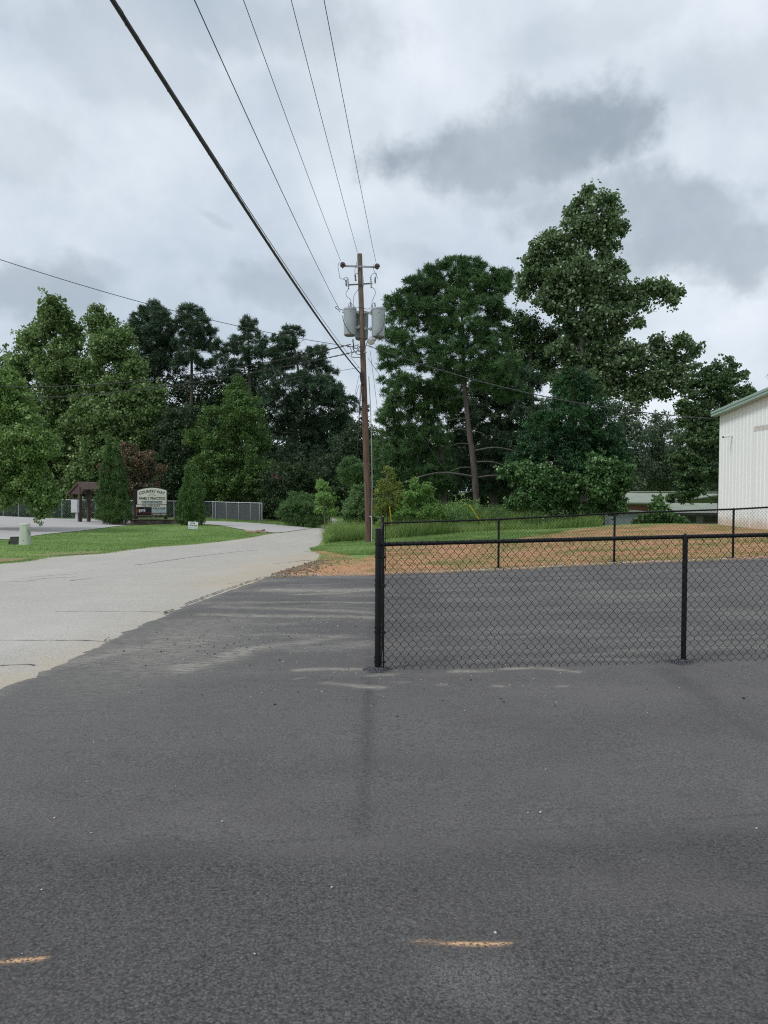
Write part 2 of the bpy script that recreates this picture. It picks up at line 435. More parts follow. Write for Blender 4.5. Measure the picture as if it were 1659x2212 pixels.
dirt = t.mix(t.math('MULTIPLY', t.sm(d3, .47, .62), .75), dirt, t.mix(t.sm(d2, .3, .6), (.13, .16, .045), (.21, .22, .075)))
wornc = t.mix(t.sm(d2, .35, .65), (.20, .13, .07), (.34, .29, .17))
edge = t.sm(t.math('ADD', t.attr('dirt'), t.math('MULTIPLY', t.math('SUBTRACT', d1, .5), .8)), .4, .6)
c = t.mix(edge, grass, dirt)
c = t.mix(t.sm(t.math('ADD', t.attr('worn'), t.math('MULTIPLY', t.math('SUBTRACT', g2, .5), 1.2)), .45, .75), c, wornc)
t.col(c); t.rough(.95); t.b.inputs['Specular IOR Level'].default_value = .15
t.bump(t.noise(14, 5, .7), .8, .05)
tag(link('ground', me, t.m, smooth=True), kind='structure')

def sheet(name, poly, step, off, mat, area=None, attrs=None, rag=0.0, ragfreq=2.0):
    """One flat sheet lying on the land inside a polygon (xy list)."""
    pts = []; n = len(poly)
    for i in range(n):
        a = Vector(poly[i]); b = Vector(poly[(i + 1) % n]); L = (b - a).length; k = max(1, int(L / (step * .7)))
        if L > 30: k = max(1, int(L / 4))
        for j in range(k): pts.append(a.lerp(b, j / k))
    if rag:
        pa = np.array([[p.x, p.y] for p in pts]); pa[:, 0] += (fbm(pa[:, 0] * ragfreq, pa[:, 1] * ragfreq, 4, 31) - .5) * rag * 2
        pts = [Vector(p) for p in pa]
    nb = len(pts); pl = [(p.x, p.y) for p in pts]
    xs = [p[0] for p in pl]; ys = [p[1] for p in pl]
    ax = area or (min(xs), max(xs), min(ys), max(ys))
    qx, qy = np.meshgrid(np.arange(ax[0], ax[1], step), np.arange(ax[2], ax[3], step))
    qx = qx.ravel() + rng.uniform(-.2, .2, qx.size) * step; qy = qy.ravel() + rng.uniform(-.2, .2, qy.size) * step
    ins = inpoly(qx, qy, pl); qx, qy = qx[ins], qy[ins]
    dd = segdist(qx, qy, pl + [pl[0]]) > step * .4; qx, qy = qx[dd], qy[dd]
    allp = [Vector((x, y)) for x, y in pl] + [Vector((a, b)) for a, b in zip(qx, qy)]
    v, e, f, *_ = delaunay_2d_cdt(allp, [(i, (i + 1) % nb) for i in range(nb)], [], 1, 1e-5)
    va = np.array([[p.x, p.y] for p in v]); z = Hn(va[:, 0], va[:, 1]) + off
    f = [tuple(q) for q in f]
    me = bpy.data.meshes.new(name); me.from_pydata(np.column_stack([va, z]).tolist(), [], f); me.update()
    if me.polygons and me.polygons[0].normal.z < 0: me.flip_normals()
    if attrs:
        for k, fn in attrs.items(): fattr(me, k, fn(va[:, 0], va[:, 1]))
    return tag(link(name, me, mat, smooth=True), kind='structure')

# ---- road
t = NT('old_asphalt')
a = t.noise(48, 4, .8); b = t.noise(1.1, 5, .6); c = t.noise(.5, 4, .6, stretch=(1, .35, 1)); v = t.voro(70)
colr = t.ramp(a, [(.30, (0.1682, 0.1593, 0.1406)), (.5, (0.3906, 0.3725, 0.3349)), (.70, (0.6249, 0.5973, 0.5302))])
colr = t.mix(t.math('MULTIPLY', t.sm(b, .35, .75), .35), colr, (0.3124, 0.2928, 0.2623))
colr = t.mix(t.math('MULTIPLY', t.sm(c, .45, .7), .4), colr, (0.4807, 0.4626, 0.4242))
colr = t.mix(t.math('MULTIPLY', t.sm(v, .28, .1), .5), colr, (0.5528, 0.5270, 0.4800))
tan = t.math('MULTIPLY', t.attr('sand'), t.sm(t.noise(6, 5, .7), .25, .6), clamp=True)
colr = t.mix(tan, colr, (0.4086, 0.3338, 0.2400))
crk = t.n('ShaderNodeTexVoronoi'); crk.feature = 'DISTANCE_TO_EDGE'; crk.inputs['Scale'].default_value = .42
mp = t.n('ShaderNodeMapping'); t.l(t.pos, mp.inputs[0]); mp.inputs['Scale'].default_value = (1, .55, 1)
wv = t.n('ShaderNodeTexNoise'); wv.inputs['Scale'].default_value = 1.6; wv.inputs['Detail'].default_value = 6
t.l(mp.outputs[0], wv.inputs['Vector'])
av = t.n('ShaderNodeVectorMath'); av.operation = 'MULTIPLY_ADD'; t.l(wv.outputs['Color'], av.inputs[0]); av.inputs[1].default_value = (.7, .7, .7); t.l(mp.outputs[0], av.inputs[2])
t.l(av.outputs[0], crk.inputs['Vector'])
cr = t.math('MULTIPLY', t.sm(crk.outputs[0], .012, .004), t.sm(t.noise(.6, 3, .5), .47, .6))
colr = t.mix(t.math('MULTIPLY', cr, .0), colr, (0.1202, 0.1113, 0.0949))
t.col(colr); t.rough(.9); t.b.inputs['Specular IOR Level'].default_value = .25; t.bump(a, .35, .01)
old_asphalt = t.m
apron = W([(540, 1264), (600, 1230), (655, 1215), (690, 1200)])
def road_sand(x, y):
    d = segdist(x, y, [(q[0] , q[1]) for q in road_near]); s = np.exp(-(d / .45) ** 2) * (.35 + .55 * sstep(10, 6, y) + .3 * sstep(15, 18, y))
    s = np.maximum(s, np.exp(-(segdist(x, y, apron) / 1.5) ** 2) * .85)
    s = np.maximum(s, np.exp(-(segdist(x, y, road_left) / .5) ** 2) * .5)
    return s
sheet('road', road_right + road_left[::-1], .45, .008, old_asphalt, area=(-13, 0, -12, 80), attrs={'sand': road_sand}, rag=.05, ragfreq=3)

# ---- parking lot of the practice, with its driveway
t = NT('pale_paving')
a = t.noise(60, 3, .7); b = t.noise(.35, 5, .6, stretch=(.35, 1.2, 1)); c = t.noise(.12, 3, .6)
colr = t.ramp(a, [(.3, (.33, .32, .31)), (.7, (.47, .455, .445))])
colr = t.mix(t.math('MULTIPLY', t.sm(b, .55, .72), .5), colr, (.27, .26, .26))
colr = t.mix(t.math('MULTIPLY', t.sm(c, .45, .65), .35), colr, (.43, .40, .385))
t.col(colr); t.rough(.9); t.b.inputs['Specular IOR Level'].default_value = .2
sheet('parking_lot', park_poly, .9, .035, t.m, area=(-40, -3, 33, 75), attrs={}, rag=.12, ragfreq=1.5)

# ---- the new dark asphalt lot
rows = np.concatenate([np.linspace(-12, 1.2, 12), np.geomspace(1.3, 18.7, 470)])
us = np.concatenate([np.linspace(0, .36, 330), np.linspace(.36, 1, 60)[1:]])
Yb = np.repeat(rows[:, None], len(us), 1); U = np.repeat(us[None], len(rows), 0)
xl = xroad(Yb) - .16 + (fbm(Yb * 9, Yb * 0 + 1, 5, 5) - .5) * .20 + (fbm(Yb * .5, Yb * 0 + 4, 2, 8) - .5) * .05
Xl = xl + (40 - xl) * U
yf = yfar(Xl) + (fbm(Xl * 4, Xl * 0, 4, 21) - .5) * .22
Yl = np.where(Yb > 1.2, 1.2 + (Yb - 1.2) / 17.5 * (yf - 1.2), Yb)
Zl = Hn(Xl, Yl) + .022 + (fbm(Xl * .5, Yl * .5, 3, 77) - .5) * .012
# edges bend down to the road and the soil
eg = np.minimum((Xl - xl) / .12, (yf - Yl) / .12); Zl -= .035 * (1 - np.clip(eg, 0, 1))
nr, nc = Xl.shape; idx = np.arange(nr * nc).reshape(nr, nc)
F = np.stack([idx[:-1, :-1], idx[:-1, 1:], idx[1:, 1:], idx[1:, :-1]], -1).reshape(-1, 4)
me = npmesh('asphalt_lot', np.stack([Xl, Yl, Zl], -1).reshape(-1, 3), F)
dust = np.zeros_like(Xl); dark = np.zeros_like(Xl); sand = np.zeros_like(Xl); pale = np.zeros_like(Xl)
wxx = (fbm(Xl * 1.5, Yl * 1.5, 4, 51) - .5); wyy = (fbm(Xl * 1.5, Yl * 1.5, 4, 57) - .5)
def streak(arr, pts, w, s, wob=.25, taper=True):
    q = W(pts); d = segdist(Xl + wxx * wob, Yl + wyy * wob, q)
    np.maximum(arr, np.exp(-(d / w) ** 2) * s, out=arr)
# chalky dust wiped across the asphalt
for pts, w, s in [([(590, 1277), (700, 1279), (808, 1276)], .34, 1.0), ([(640, 1287), (720, 1285), (808, 1278)], .12, .9), ([(520, 1304), (700, 1303), (808, 1305)], .08, .8),
                  ([(470, 1313), (640, 1320), (800, 1325)], .16, .7), ([(440, 1330), (600, 1335), (808, 1336)], .14, .8), ([(400, 1358), (520, 1352), (640, 1350)], .05, .4),
                  ([(270, 1383), (400, 1381), (600, 1374), (720, 1376)], .055, .6), ([(100, 1445), (200, 1425), (300, 1405), (420, 1395)], .25, .7),
                  ([(400, 1450), (470, 1430), (545, 1405)], .17, .95), ([(545, 1405), (660, 1392), (740, 1377)], .15, .6), ([(650, 1455), (730, 1453), (815, 1451)], .06, 1.0),
                  ([(800, 1464), (850, 1462)], .05, .6), ([(975, 1456), (1060, 1455)], .045, 1.0), ([(1090, 1452), (1170, 1450), (1250, 1456)], .045, .9),
                  ([(720, 1484), (820, 1488)], .05, .9), ([(860, 1479), (890, 1478)], .02, .6), ([(950, 1484), (985, 1483)], .02, .7), ([(1075, 1490), (1102, 1492)], .025, .95), ([(1205, 1491), (1225, 1490)], .012, .8),
                  ([(640, 1474), (660, 1471)], .02, .6), ([(1000, 1432), (1250, 1424), (1400, 1432)], .06, .4), ([(1340, 1412), (1659, 1404)], .09, .35), ([(1200, 1421), (1340, 1414)], .05, .4),
                  ([(840, 1302), (1100, 1302), (1400, 1290)], .05, .28), ([(900, 1330), (1200, 1322), (1659, 1320)], .08, .22), ([(840, 1275), (1000, 1270), (1300, 1262)], .10, .2),
                  ([(850, 1370), (1100, 1380), (1300, 1372)], .07, .22), ([(1290, 1392), (1659, 1380)], .08, .25), ([(860, 1410), (1100, 1405)], .05, .22), ([(1280, 1600), (1520, 1580)], .02, .0)]:
    streak(dust, pts, w, s)
# paving joint, roller marks and darker bands
streak(dark, [(797, 1480), (795, 1600), (790, 1700), (786, 1815)], .045, .95, .03)
streak(dark, [(808, 1250), (812, 1330), (800, 1450), (797, 1520)], .05, .5, .03)
streak(dark, [(786, 1815), (900, 1808), (1000, 1800), (1150, 1800), (1300, 1790), (1500, 1780), (1659, 1768)], .022, .6, .10)
streak(dark, [(360, 1832), (600, 1826), (786, 1815)], .02, .55, .08)
streak(dark, [(1440, 1455), (1500, 1490), (1560, 1540), (1659, 1600)], .12, .6, .1)
streak(dark, [(230, 1900), (330, 1830), (480, 1860)], .12, .45, .4); streak(dark, [(1180, 1830), (1330, 1850), (1380, 1900)], .12, .35, .4)
streak(dark, [(880, 1450), (1150, 1680)], .10, .0, .2)
streak(dark, [(1310, 1240), (1370, 1300)], .2, .3, .2); streak(dark, [(1120, 1260), (1130, 1290), (1200, 1310)], .15, .3, .3); streak(dark, [(1500, 1270), (1659, 1330)], .2, .35, .3)
np.maximum(dark, sstep(.52, .75, fbm(Xl * .7 + 3, Yl * .9, 4, 91)) * .35, out=dark)
for pts, w, s in [([(985, 2052), (1040, 2053), (1098, 2052)], .011, 1.4), ([(890, 2046), (985, 2052)], .007, 1.0), ([(0, 2094), (80, 2086)], .011, 1.2), ([(60, 2088), (80, 2086)], .010, 1.0)]:
    streak(sand, pts, w, s, .02)
streak(pale, [(960, 2140), (1100, 2120)], .10, .45, .3); streak(pale, [(1000, 2160), (1080, 2170)], .08, .4, .3); streak(pale, [(860, 2004), (900, 2008)], .02, .4, .1)
coarse = sstep(-.05, .30, (np.interp(Xl, *zip(*[(p[0], p[1]) for p in sorted(W([(0, 1790), (300, 1825), (600, 1826), (786, 1815), (900, 1808), (1150, 1800), (1659, 1770)]))])) - Yl))
edge_d = np.exp(-((Xl - xl) / .22) ** 2)
np.maximum(dust, edge_d * .45, out=dust)
np.maximum(dust, np.exp(-((Xl - xl - .9) / .8) ** 2) * np.exp(-((Yl - 8.8) / 2.2) ** 2) * .55, out=dust)
np.maximum(dust, sstep(.50, .72, fbm(Xl * .8, Yl * 2.4, 5, 131)) * sstep(6.5, 8, Yl) * np.where(Xl > 0, .2, .38), out=dust)
fattr(me, 'dust', dust.ravel()); fattr(me, 'darker', dark.ravel()); fattr(me, 'sand', sand.ravel()); fattr(me, 'coarse', coarse.ravel()); fattr(me, 'pale', pale.ravel())
t = NT('new_asphalt')
f1 = t.noise(150, 3, .75); f3 = t.noise(1.0, 6, .65); f4 = t.noise(75, 3, .7); f5 = t.voro(62); f6 = t.noise(70, 2, .6); f7 = t.noise(.35, 4, .6, stretch=(.5, 1.3, 1)); f8 = t.noise(9, 6, .75)
colr = t.ramp(f1, [(.30, (0.0434, 0.0409, 0.0406)), (.5, (0.1202, 0.1141, 0.1112)), (.68, (0.2232, 0.2126, 0.2028))])
fine = t.mix(t.math('MULTIPLY', t.sm(f4, .50, .64), .70), colr, (0.0365, 0.0343, 0.0343))
vc = t.n('ShaderNodeTexVoronoi'); vc.inputs['Scale'].default_value = 105; t.l(t.pos, vc.inputs['Vector'])
sv = t.n('ShaderNodeSeparateColor'); t.l(vc.outputs['Color'], sv.inputs[0])
stone = t.ramp(sv.outputs[0], [(.0, (0.0370, 0.0360, 0.0358)), (.35, (0.0862, 0.0836, 0.0815)), (.75, (0.1354, 0.1297, 0.1257)), (.95, (0.1641, 0.1524, 0.1447)), (1, (0.2297, 0.2109, 0.2019))])
gb_ = t.ramp(t.noise(95, 3, .7), [(.36, (0.0410, 0.0391, 0.0381)), (.5, (0.0902, 0.0859, 0.0822)), (.64, (0.1354, 0.1289, 0.1234))])
big = t.mix(.45, gb_, stone); big = t.mix(t.math('MULTIPLY', t.sm(vc.outputs['Distance'], .42, .72), .6), big, (0.0246, 0.0234, 0.0228))
big = t.mix(t.math('MULTIPLY', t.sm(t.noise(52, 3, .7), .53, .64), .80), big, (0.0181, 0.0172, 0.0168))
fine = t.mix(t.math('MULTIPLY', t.sm(t.noise(40, 4, .75), .55, .66), .55), fine, (0.0458, 0.0432, 0.0416))
both = t.mix(t.math('MULTIPLY', t.attr('coarse'), .92), fine, big)
both = t.mix(t.math('MULTIPLY', t.sm(f8, .50, .72), .38), both, (0.0506, 0.0470, 0.0480))
both = t.mix(t.math('MULTIPLY', t.sm(f3, .42, .7), .28), both, (0.0787, 0.0727, 0.0741))
both = t.mix(t.math('MULTIPLY', t.sm(f7, .5, .66), .22), both, (0.1708, 0.1581, 0.1523))
both = t.mix(t.math('MULTIPLY', t.math('MULTIPLY', t.attr('darker'), t.sm(f4, .25, .6)), .62), both, (0.0293, 0.0279, 0.0281))
dn = t.sm(t.noise(16, 7, .8, stretch=(.45, 1.6, 1)), .36, .62)
both = t.mix(t.math('MULTIPLY', t.math('MULTIPLY', t.attr('dust'), dn), .92), both, (.36, .34, .285))
both = t.mix(t.math('MULTIPLY', t.attr('pale'), t.sm(f1, .45, .6)), both, (0.2539, 0.2418, 0.2358))
both = t.mix(t.math('MULTIPLY', t.attr('sand'), t.sm(t.noise(75, 4, .75), .42, .54), clamp=True), both, (.60, .37, .20))
t.col(both); t.rough(.86); t.b.inputs['Specular IOR Level'].default_value = .3
hb = t.math('ADD', t.math('MULTIPLY', f1, .5), t.math('MULTIPLY', f5, t.attr('coarse')))
t.bump(hb, .7, .006)
tag(link('asphalt_lot', me, t.m, smooth=True), kind='structure')
def Lot(x, y): return H(x, y) + .022

# ---- long cracks in the road, laid as narrow dark seams
def crack(name, pts, w, z=.013, gaps=False):
    q = W(pts); V = []; F = []; line = []
    for (a, b), (c_, d) in zip(q[:-1], q[1:]):
        k = max(2, int(math.hypot(c_ - a, d - b) / .12))
        for i in range(k): line.append((a + (c_ - a) * i / k, b + (d - b) * i / k))
    for i, (x, y) in enumerate(line):
        jx = (random.random() - .5) * .05; x += jx; ww = w * random.uniform(.3, 1.2)
        dx, dy = (line[min(i + 1, len(line) - 1)][0] - line[max(i - 1, 0)][0], line[min(i + 1, len(line) - 1)][1] - line[max(i - 1, 0)][1])
        L = math.hypot(dx, dy) + 1e-6; nx, ny = -dy / L * ww / 2, dx / L * ww / 2
        V += [(x + nx, y + ny, H(x + nx, y + ny) + z), (x - nx, y - ny, H(x - nx, y - ny) + z)]
        if i and not (gaps and vnoise(np.array([i * .23]), np.array([w * 999]), 3)[0] < .48): n = 2 * i; F.append((n - 2, n - 1, n + 1, n))
    return V, F
m_crack = simple('crack_filler', (.085, .08, .07), .95, var=.3, scale=20)
mb = MB()
for pts, w in [([(0, 1385), (180, 1385), (248, 1389)], .022), ([(290, 1222), (380, 1209), (440, 1201), (560, 1188)], .05), ([(0, 1259), (60, 1256), (100, 1250), (180, 1246)], .025),
               ([(120, 1322), (300, 1322), (420, 1326)], .015), ([(390, 1326), (480, 1302), (540, 1290), (640, 1285)], .012), ([(60, 1248), (180, 1239)], .02),
               ([(490, 1262), (560, 1255), (590, 1262)], .02), ([(0, 1440), (60, 1437), (100, 1442)], .03), ([(150, 1256), (210, 1248)], .03), ([(590, 1219), (660, 1211), (690, 1214)], .05)]:
    mb.add(*crack('crack', pts, w))
_e = [('w', p[0] - .12, p[1]) for p in road_near]
for pts, w in [(_e[5:7], .025), (_e[6:9], .05), (_e[8:10], .035)]:
    mb.add(*crack('crack', pts, w, .030, True))
tag(mb.build('road_cracks', m_crack), 'dark hairline cracks wandering over the pale old road surface', 'cracks', kind='structure')

# ================================================================ black chain link fences
m_black = simple('black_coating', (.007, .007, .008), .5, var=.2, spec=.25)
m_blackwire = simple('black_wire', (.005, .005, .005), .6, var=.2, spec=.15)
m_galv = simple('galvanised_steel', (.28, .30, .31), .45, metal=.4, var=.15)
m_galvwire = simple('galvanised_wire', (.22, .25, .25), .5, metal=.3, var=.2)

def chain_mesh(name, A, B, height, pitch, rowh, wire, off, mat, parent, base=0.03, nseg=4, ends=(0, 0)):
    """Woven wires between ground points A and B (Vectors), offset sideways by off (Vector)."""
    A = Vector(A); B = Vector(B); L = math.hypot(B.x - A.x, B.y - A.y); dirv = Vector((B.x - A.x, B.y - A.y, 0)) / L
    nrm = Vector((-dirv.y, dirv.x, 0)); rows = int(round(height / rowh)); n = int(L / pitch)
    prof = []   # (s, z, depth) of one wire, rounded at the knuckles
    for k in range(rows + 1):
        sg = 1 if k % 2 else -1; z = k * rowh; s = sg * pitch * .5
        if k == 0: prof += [(s * .80, z - rowh * .22, -.002), (s, z, .004), (s * .9, z + rowh * .22, 0)]
        elif k == rows: prof += [(s * .9, z - rowh * .22, 0), (s, z, .004), (s * .7, z + rowh * .25, -.004)]
        else: prof += [(s * .90, z - rowh * .18, .0), (s * 1.04, z, .003 * sg), (s * .90, z + rowh * .18, .0)]
    prof = np.array(prof); m_ = len(prof)
    # 4-sided tube round the profile
    ring = [(wire, 0), (0, wire), (-wire, 0), (0, -wire)][:nseg] if nseg == 4 else [(wire, 0), (-wire * .5, wire * .87), (-wire * .5, -wire * .87)]
    tan = np.gradient(prof[:, :2], axis=0); tan /= np.linalg.norm(tan, axis=1)[:, None] + 1e-9
    pn = np.stack([-tan[:, 1], tan[:, 0]], 1)
    local = np.stack([np.stack([prof[:, 0] + pn[:, 0] * r[0], prof[:, 1] + pn[:, 1] * r[0], prof[:, 2] + r[1]], 1) for r in ring], 1)  # m, ns, 3
    ns = len(ring); base_i = np.arange(m_ * ns).reshape(m_, ns)
    f1 = np.stack([base_i[:-1], np.roll(base_i[:-1], -1, 1), np.roll(base_i[1:], -1, 1), base_i[1:]], -1).reshape(-1, 4)
    Vs = []; Fs = []
    s_all = (np.arange(n) + .5) * pitch + (L - n * pitch) / 2
    gz = Hn(A.x + dirv.x * s_all, A.y + dirv.y * s_all)
    for i, s0 in enumerate(s_all):
        lo = local.copy(); lo[..., 0] *= (1 if i % 2 else -1); lo[..., 0] *= 1 + rng.uniform(-.012, .012); lo[..., 0] += s0 + rng.uniform(-.0012, .0012); lo = lo.reshape(-1, 3)
        w = np.empty_like(lo)
        t = np.clip(lo[:, 0] / L, 0, 1)
        sway = .004 * np.sin(s0 * 2.1 + 1) + .003 * np.sin(s0 * 5.3)
        w[:, 0] = A.x + dirv.x * lo[:, 0] + nrm.x * (lo[:, 2] + sway) + off.x
        w[:, 1] = A.y + dirv.y * lo[:, 0] + nrm.y * (lo[:, 2] + sway) + off.y
        w[:, 2] = A.z + (B.z - A.z) * t + base + lo[:, 1]
        Vs.append(w); Fs.append(f1 + i * m_ * ns)
    me = npmesh(name, np.concatenate(Vs), np.concatenate(Fs))
    return link(name, me, mat, parent)

def post(parent, p, r, h, mat=m_black, name='post', cap=True, sink=.1):
    mb = MB(); prof = [(r, -sink), (r, h)]
    if cap: prof = [(r, -sink), (r, h - .012), (r * .96, h - .003), (r * .6, h)]
    mb.lathe(p, prof, 20); return mb.build(name, mat, parent, smooth=True)
def band(parent, p, r, z, dirs, mat=m_black):
    mb = MB(); mb.lathe(Vector(p) + Vector((0, 0, z)), [(r + .001, -.011), (r + .0035, -.011), (r + .0035, .011), (r + .001, .011)], 20)
    for d in dirs:
        d = Vector(d); mb.tube([Vector(p) + Vector((0, 0, z)) + d * r * .8, Vector(p) + Vector((0, 0, z)) + d * (r + .045)], .008, 6)
        mb.tube([Vector(p) + Vector((0, 0, z - .012)) + d * (r + .03), Vector(p) + Vector((0, 0, z + .012)) + d * (r + .03)], .009, 6)
    return mb.build('tension_band', mat, parent, smooth=True)

def onlot(x, y): return Vector((x, y, Lot(x, y)))
pA = P(816, 1450, 7.2); pA = onlot(pA.x, pA.y)                 # near corner post
pL = P(1476, 1431, 7.2); pL = onlot(pL.x, pL.y)                # near line post
pE = onlot(pL.x + (pL.x - pA.x), pL.y); pE2 = onlot(pE.x + 2.85, pE.y)
fC = P(826, 1238, 18.5); fC = onlot(fC.x, fC.y)
fP = [onlot(P(px, py, 18.5).x, 18.5) for px, py in ((1076.5, 1230), (1326.5, 1217), (1583, 1208))]
fP.append(onlot(fP[2].x + 2.83, 18.5))

def gravel_ring(parent_name, p, r, n, label, group):
    V = []; F = []
    for i in range(n):
        a = random.uniform(0, 2 * math.pi); q = r * random.uniform(.2, 1.25); s = random.uniform(.004, .010)
        c = Vector((p.x + q * math.cos(a) * 1.15, p.y + q * math.sin(a), p.z + s * .4 + .03 * max(0, 1 - q / r)))
        k = len(V)
        V += [c + Vector((random.uniform(.6, 1.2) * s * x, random.uniform(.6, 1.2) * s * y, random.uniform(.6, 1.1) * s * z)) for x, y, z in ((1, 0, 0), (-1, 0, 0), (0, 1, 0), (0, -1, 0), (0, 0, 1), (0, 0, -1))]
        F += [(k, k + 2, k + 4), (k + 2, k + 1, k + 4), (k + 1, k + 3, k + 4), (k + 3, k, k + 4), (k + 2, k, k + 5), (k + 1, k + 2, k + 5), (k + 3, k + 1, k + 5), (k, k + 3, k + 5)]
    mb = MB(); mb.v = V; mb.f = F
    return tag(mb.build(parent_name, m_grit), label, 'gravel', group, 'stuff')
m_grit = simple('blue_grit', (.075, .08, .09), .85, var=.6, scale=120)

near = empty('chain_link_fence', pA, 'black chain link fence run nearest the camera, its thick corner post at the left', 'fence', 'black chain link fence runs round the new asphalt')
hz = lambda p, z: Vector((p.x, p.y, p.z + z))
post(near, pA, .0295, 1.335, name='corner_post')
post(near, pL, .0235, 1.165, name='line_post')
post(near, pE, .0235, 1.165, name='line_post')
RAIL = 1.185
mb = MB(); mb.tube([hz(pA, RAIL) + Vector((.03, 0, 0)), hz(pL, RAIL), hz(pE, RAIL), hz(pE2, RAIL)], .0195, 14); mb.build('top_rail', m_black, near, smooth=True)
for p in (pL, pE):
    mb = MB(); mb.lathe(hz(p, 1.150), [(.027, 0), (.027, .02), (.02, .035), (.012, .04)], 16)
    ring = [hz(p, RAIL) + Vector((0, math.cos(a) * .026, math.sin(a) * .026)) for a in np.linspace(0, 2 * math.pi, 17)]
    mb.tube(ring, .007, 6, caps=False); mb.build('loop_cap', m_black, near, smooth=True)
chain_mesh('wire_mesh', pA + Vector((.055, 0, 0)), pE2, 1.205, .0383, .0456, .0020, Vector((0, -.026, 0)), m_blackwire, near, base=.015)
xb = pA.x + .052
mb = MB(); mb.box((xb, pA.y - .026, pA.z + .62), (.014, .006, 1.2)); mb.build('tension_bar', m_black, near)
for z in (1.19, 1.07, .80, .36, .08):
    band(near, pA, .031, z, [(1, -.35, 0)] if z != 1.19 else [(1, 0, 0)])
for z in (1.11, .845, .40, .12): band(near, pA, .031, z, [(.35, 1, 0)])
mb = MB()
for i, x in enumerate(np.arange(pA.x + .55, pE2.x, .62)):     # tie wires round the rail
    zc = np.interp(x, [pA.x, pE2.x], [pA.z, pE2.z]) + RAIL
    mb.tube([Vector((x, pA.y + math.cos(a) * .026 - .002, zc + math.sin(a) * .026)) for a in np.linspace(0, 2 * math.pi, 11)], .0028, 5, caps=False)
    mb.tube([Vector((x, pA.y - .024, zc - .02)), Vector((x + .012, pA.y - .03, zc - .045))], .0028, 5)
mb.build_each('tie_wire', m_black, near)

side = empty('chain_link_fence', pA.lerp(fC, .5), 'black chain link fence run seen edge on between the two corner posts', 'fence', 'black chain link fence runs round the new asphalt')
a2 = pA + Vector((.012, .06, 0)); b2 = fC + Vector((0, -.05, 0))
chain_mesh('wire_mesh', a2, b2, 1.205, .0383, .0456, .0025, Vector((.028, 0, 0)), m_blackwire, side, base=.015)
mb = MB(); mids = [pA.lerp(fC, k) for k in (0, .25, .5, .75, 1)]
mids = [onlot(q.x, q.y) for q in mids]
mb.tube([hz(mids[0], RAIL) + Vector((0, .03, 0))] + [hz(q, RAIL) for q in mids[1:-1]] + [hz(mids[-1], RAIL) - Vector((0, .03, 0))], .0195, 12); mb.build('top_rail', m_black, side, smooth=True)
for q in mids[1:-1]: post(side, q, .0235, 1.165, name='line_post')

far = empty('chain_link_fence', fC, 'black chain link fence run along the far edge of the dark lot', 'fence', 'black chain link fence runs round the new asphalt')
post(far, fC, .034, 1.335, name='corner_post')
for p in fP: post(far, p, .0265, 1.165, name='line_post')
mb = MB(); mb.tube([hz(fC, RAIL)] + [hz(p, RAIL) for p in fP] + [hz(onlot(fP[-1].x + 2.8, 18.5), RAIL)], .021, 12); mb.build('top_rail', m_black, far, smooth=True)
for p in fP:
    mb = MB(); mb.lathe(hz(p, 1.150), [(.03, 0), (.03, .02), (.02, .035), (.012, .045)], 12)
    mb.tube([hz(p, RAIL) + Vector((0, math.cos(a) * .028, math.sin(a) * .028)) for a in np.linspace(0, 2 * math.pi, 13)], .008, 6, caps=False); mb.build('loop_cap', m_black, far, smooth=True)
segs = [fC + Vector((.07, 0, 0))] + fP
last = onlot(fP[-1].x + 2.8, 18.5)
for a_, b_ in zip(segs, segs[1:] + [last]):
    chain_mesh('wire_mesh', a_, b_, 1.205, .0383, .0456, .0025, Vector((0, -.03, 0)), m_blackwire, far, base=.02, nseg=3)
mb = MB(); mb.box((fC.x + .075, fC.y - .03, fC.z + .62), (.018, .006, 1.2)); mb.build('tension_bar', m_black, far)
for z in (1.12, .8, .45, .12): band(far, fC, .034, z, [(1, 0, 0)])
gravel_ring('gravel', pA, .10, 520, 'loose blue grey grit heaped round the foot of the thick near corner post', 'grit round the fence post feet')
gravel_ring('gravel', pL, .10, 420, 'loose blue grey grit heaped round the foot of the near line post at the right', 'grit round the fence post feet')
for i, p in enumerate(fP[:3]):
    gravel_ring('gravel', p, .13, 250, ['loose grit at the foot of the far fence post nearest the utility pole', 'loose grit at the foot of the middle far fence post', 'loose grit at the foot of the far fence post in front of the white building'][i], 'grit round the fence post feet')

# ================================================================ utility pole
PD = 35.0
def C3(xc, yc, dd=0.0):   # the enlarged view of the pole top, back to a point in space at the pole
    return P((1250 + xc / 3.6875) * .54861, (950 + yc / 3.6875) * .54861, PD + dd)
base = P(797.5, 1174, PD); base.z = H(base.x, base.y)
top = C3(612, 185)
t = NT('weathered_pole_wood')
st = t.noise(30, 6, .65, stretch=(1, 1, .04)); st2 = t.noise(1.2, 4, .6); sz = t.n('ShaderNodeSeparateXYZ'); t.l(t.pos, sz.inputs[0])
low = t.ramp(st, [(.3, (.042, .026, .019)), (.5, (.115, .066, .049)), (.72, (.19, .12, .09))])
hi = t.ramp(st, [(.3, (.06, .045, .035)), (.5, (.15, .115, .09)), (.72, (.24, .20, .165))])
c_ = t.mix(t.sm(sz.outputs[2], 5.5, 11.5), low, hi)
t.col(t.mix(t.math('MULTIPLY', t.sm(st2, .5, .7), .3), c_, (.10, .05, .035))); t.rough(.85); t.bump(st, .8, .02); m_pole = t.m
pole = empty('utility_pole', base, 'tall weathered wooden utility pole with three grey transformers beside the road', 'utility pole')
mb = MB(); n_ = 14; pts = [base.lerp(top, k / n_) for k in range(n_ + 1)]; pts[0] = pts[0] - Vector((0, 0, .6))
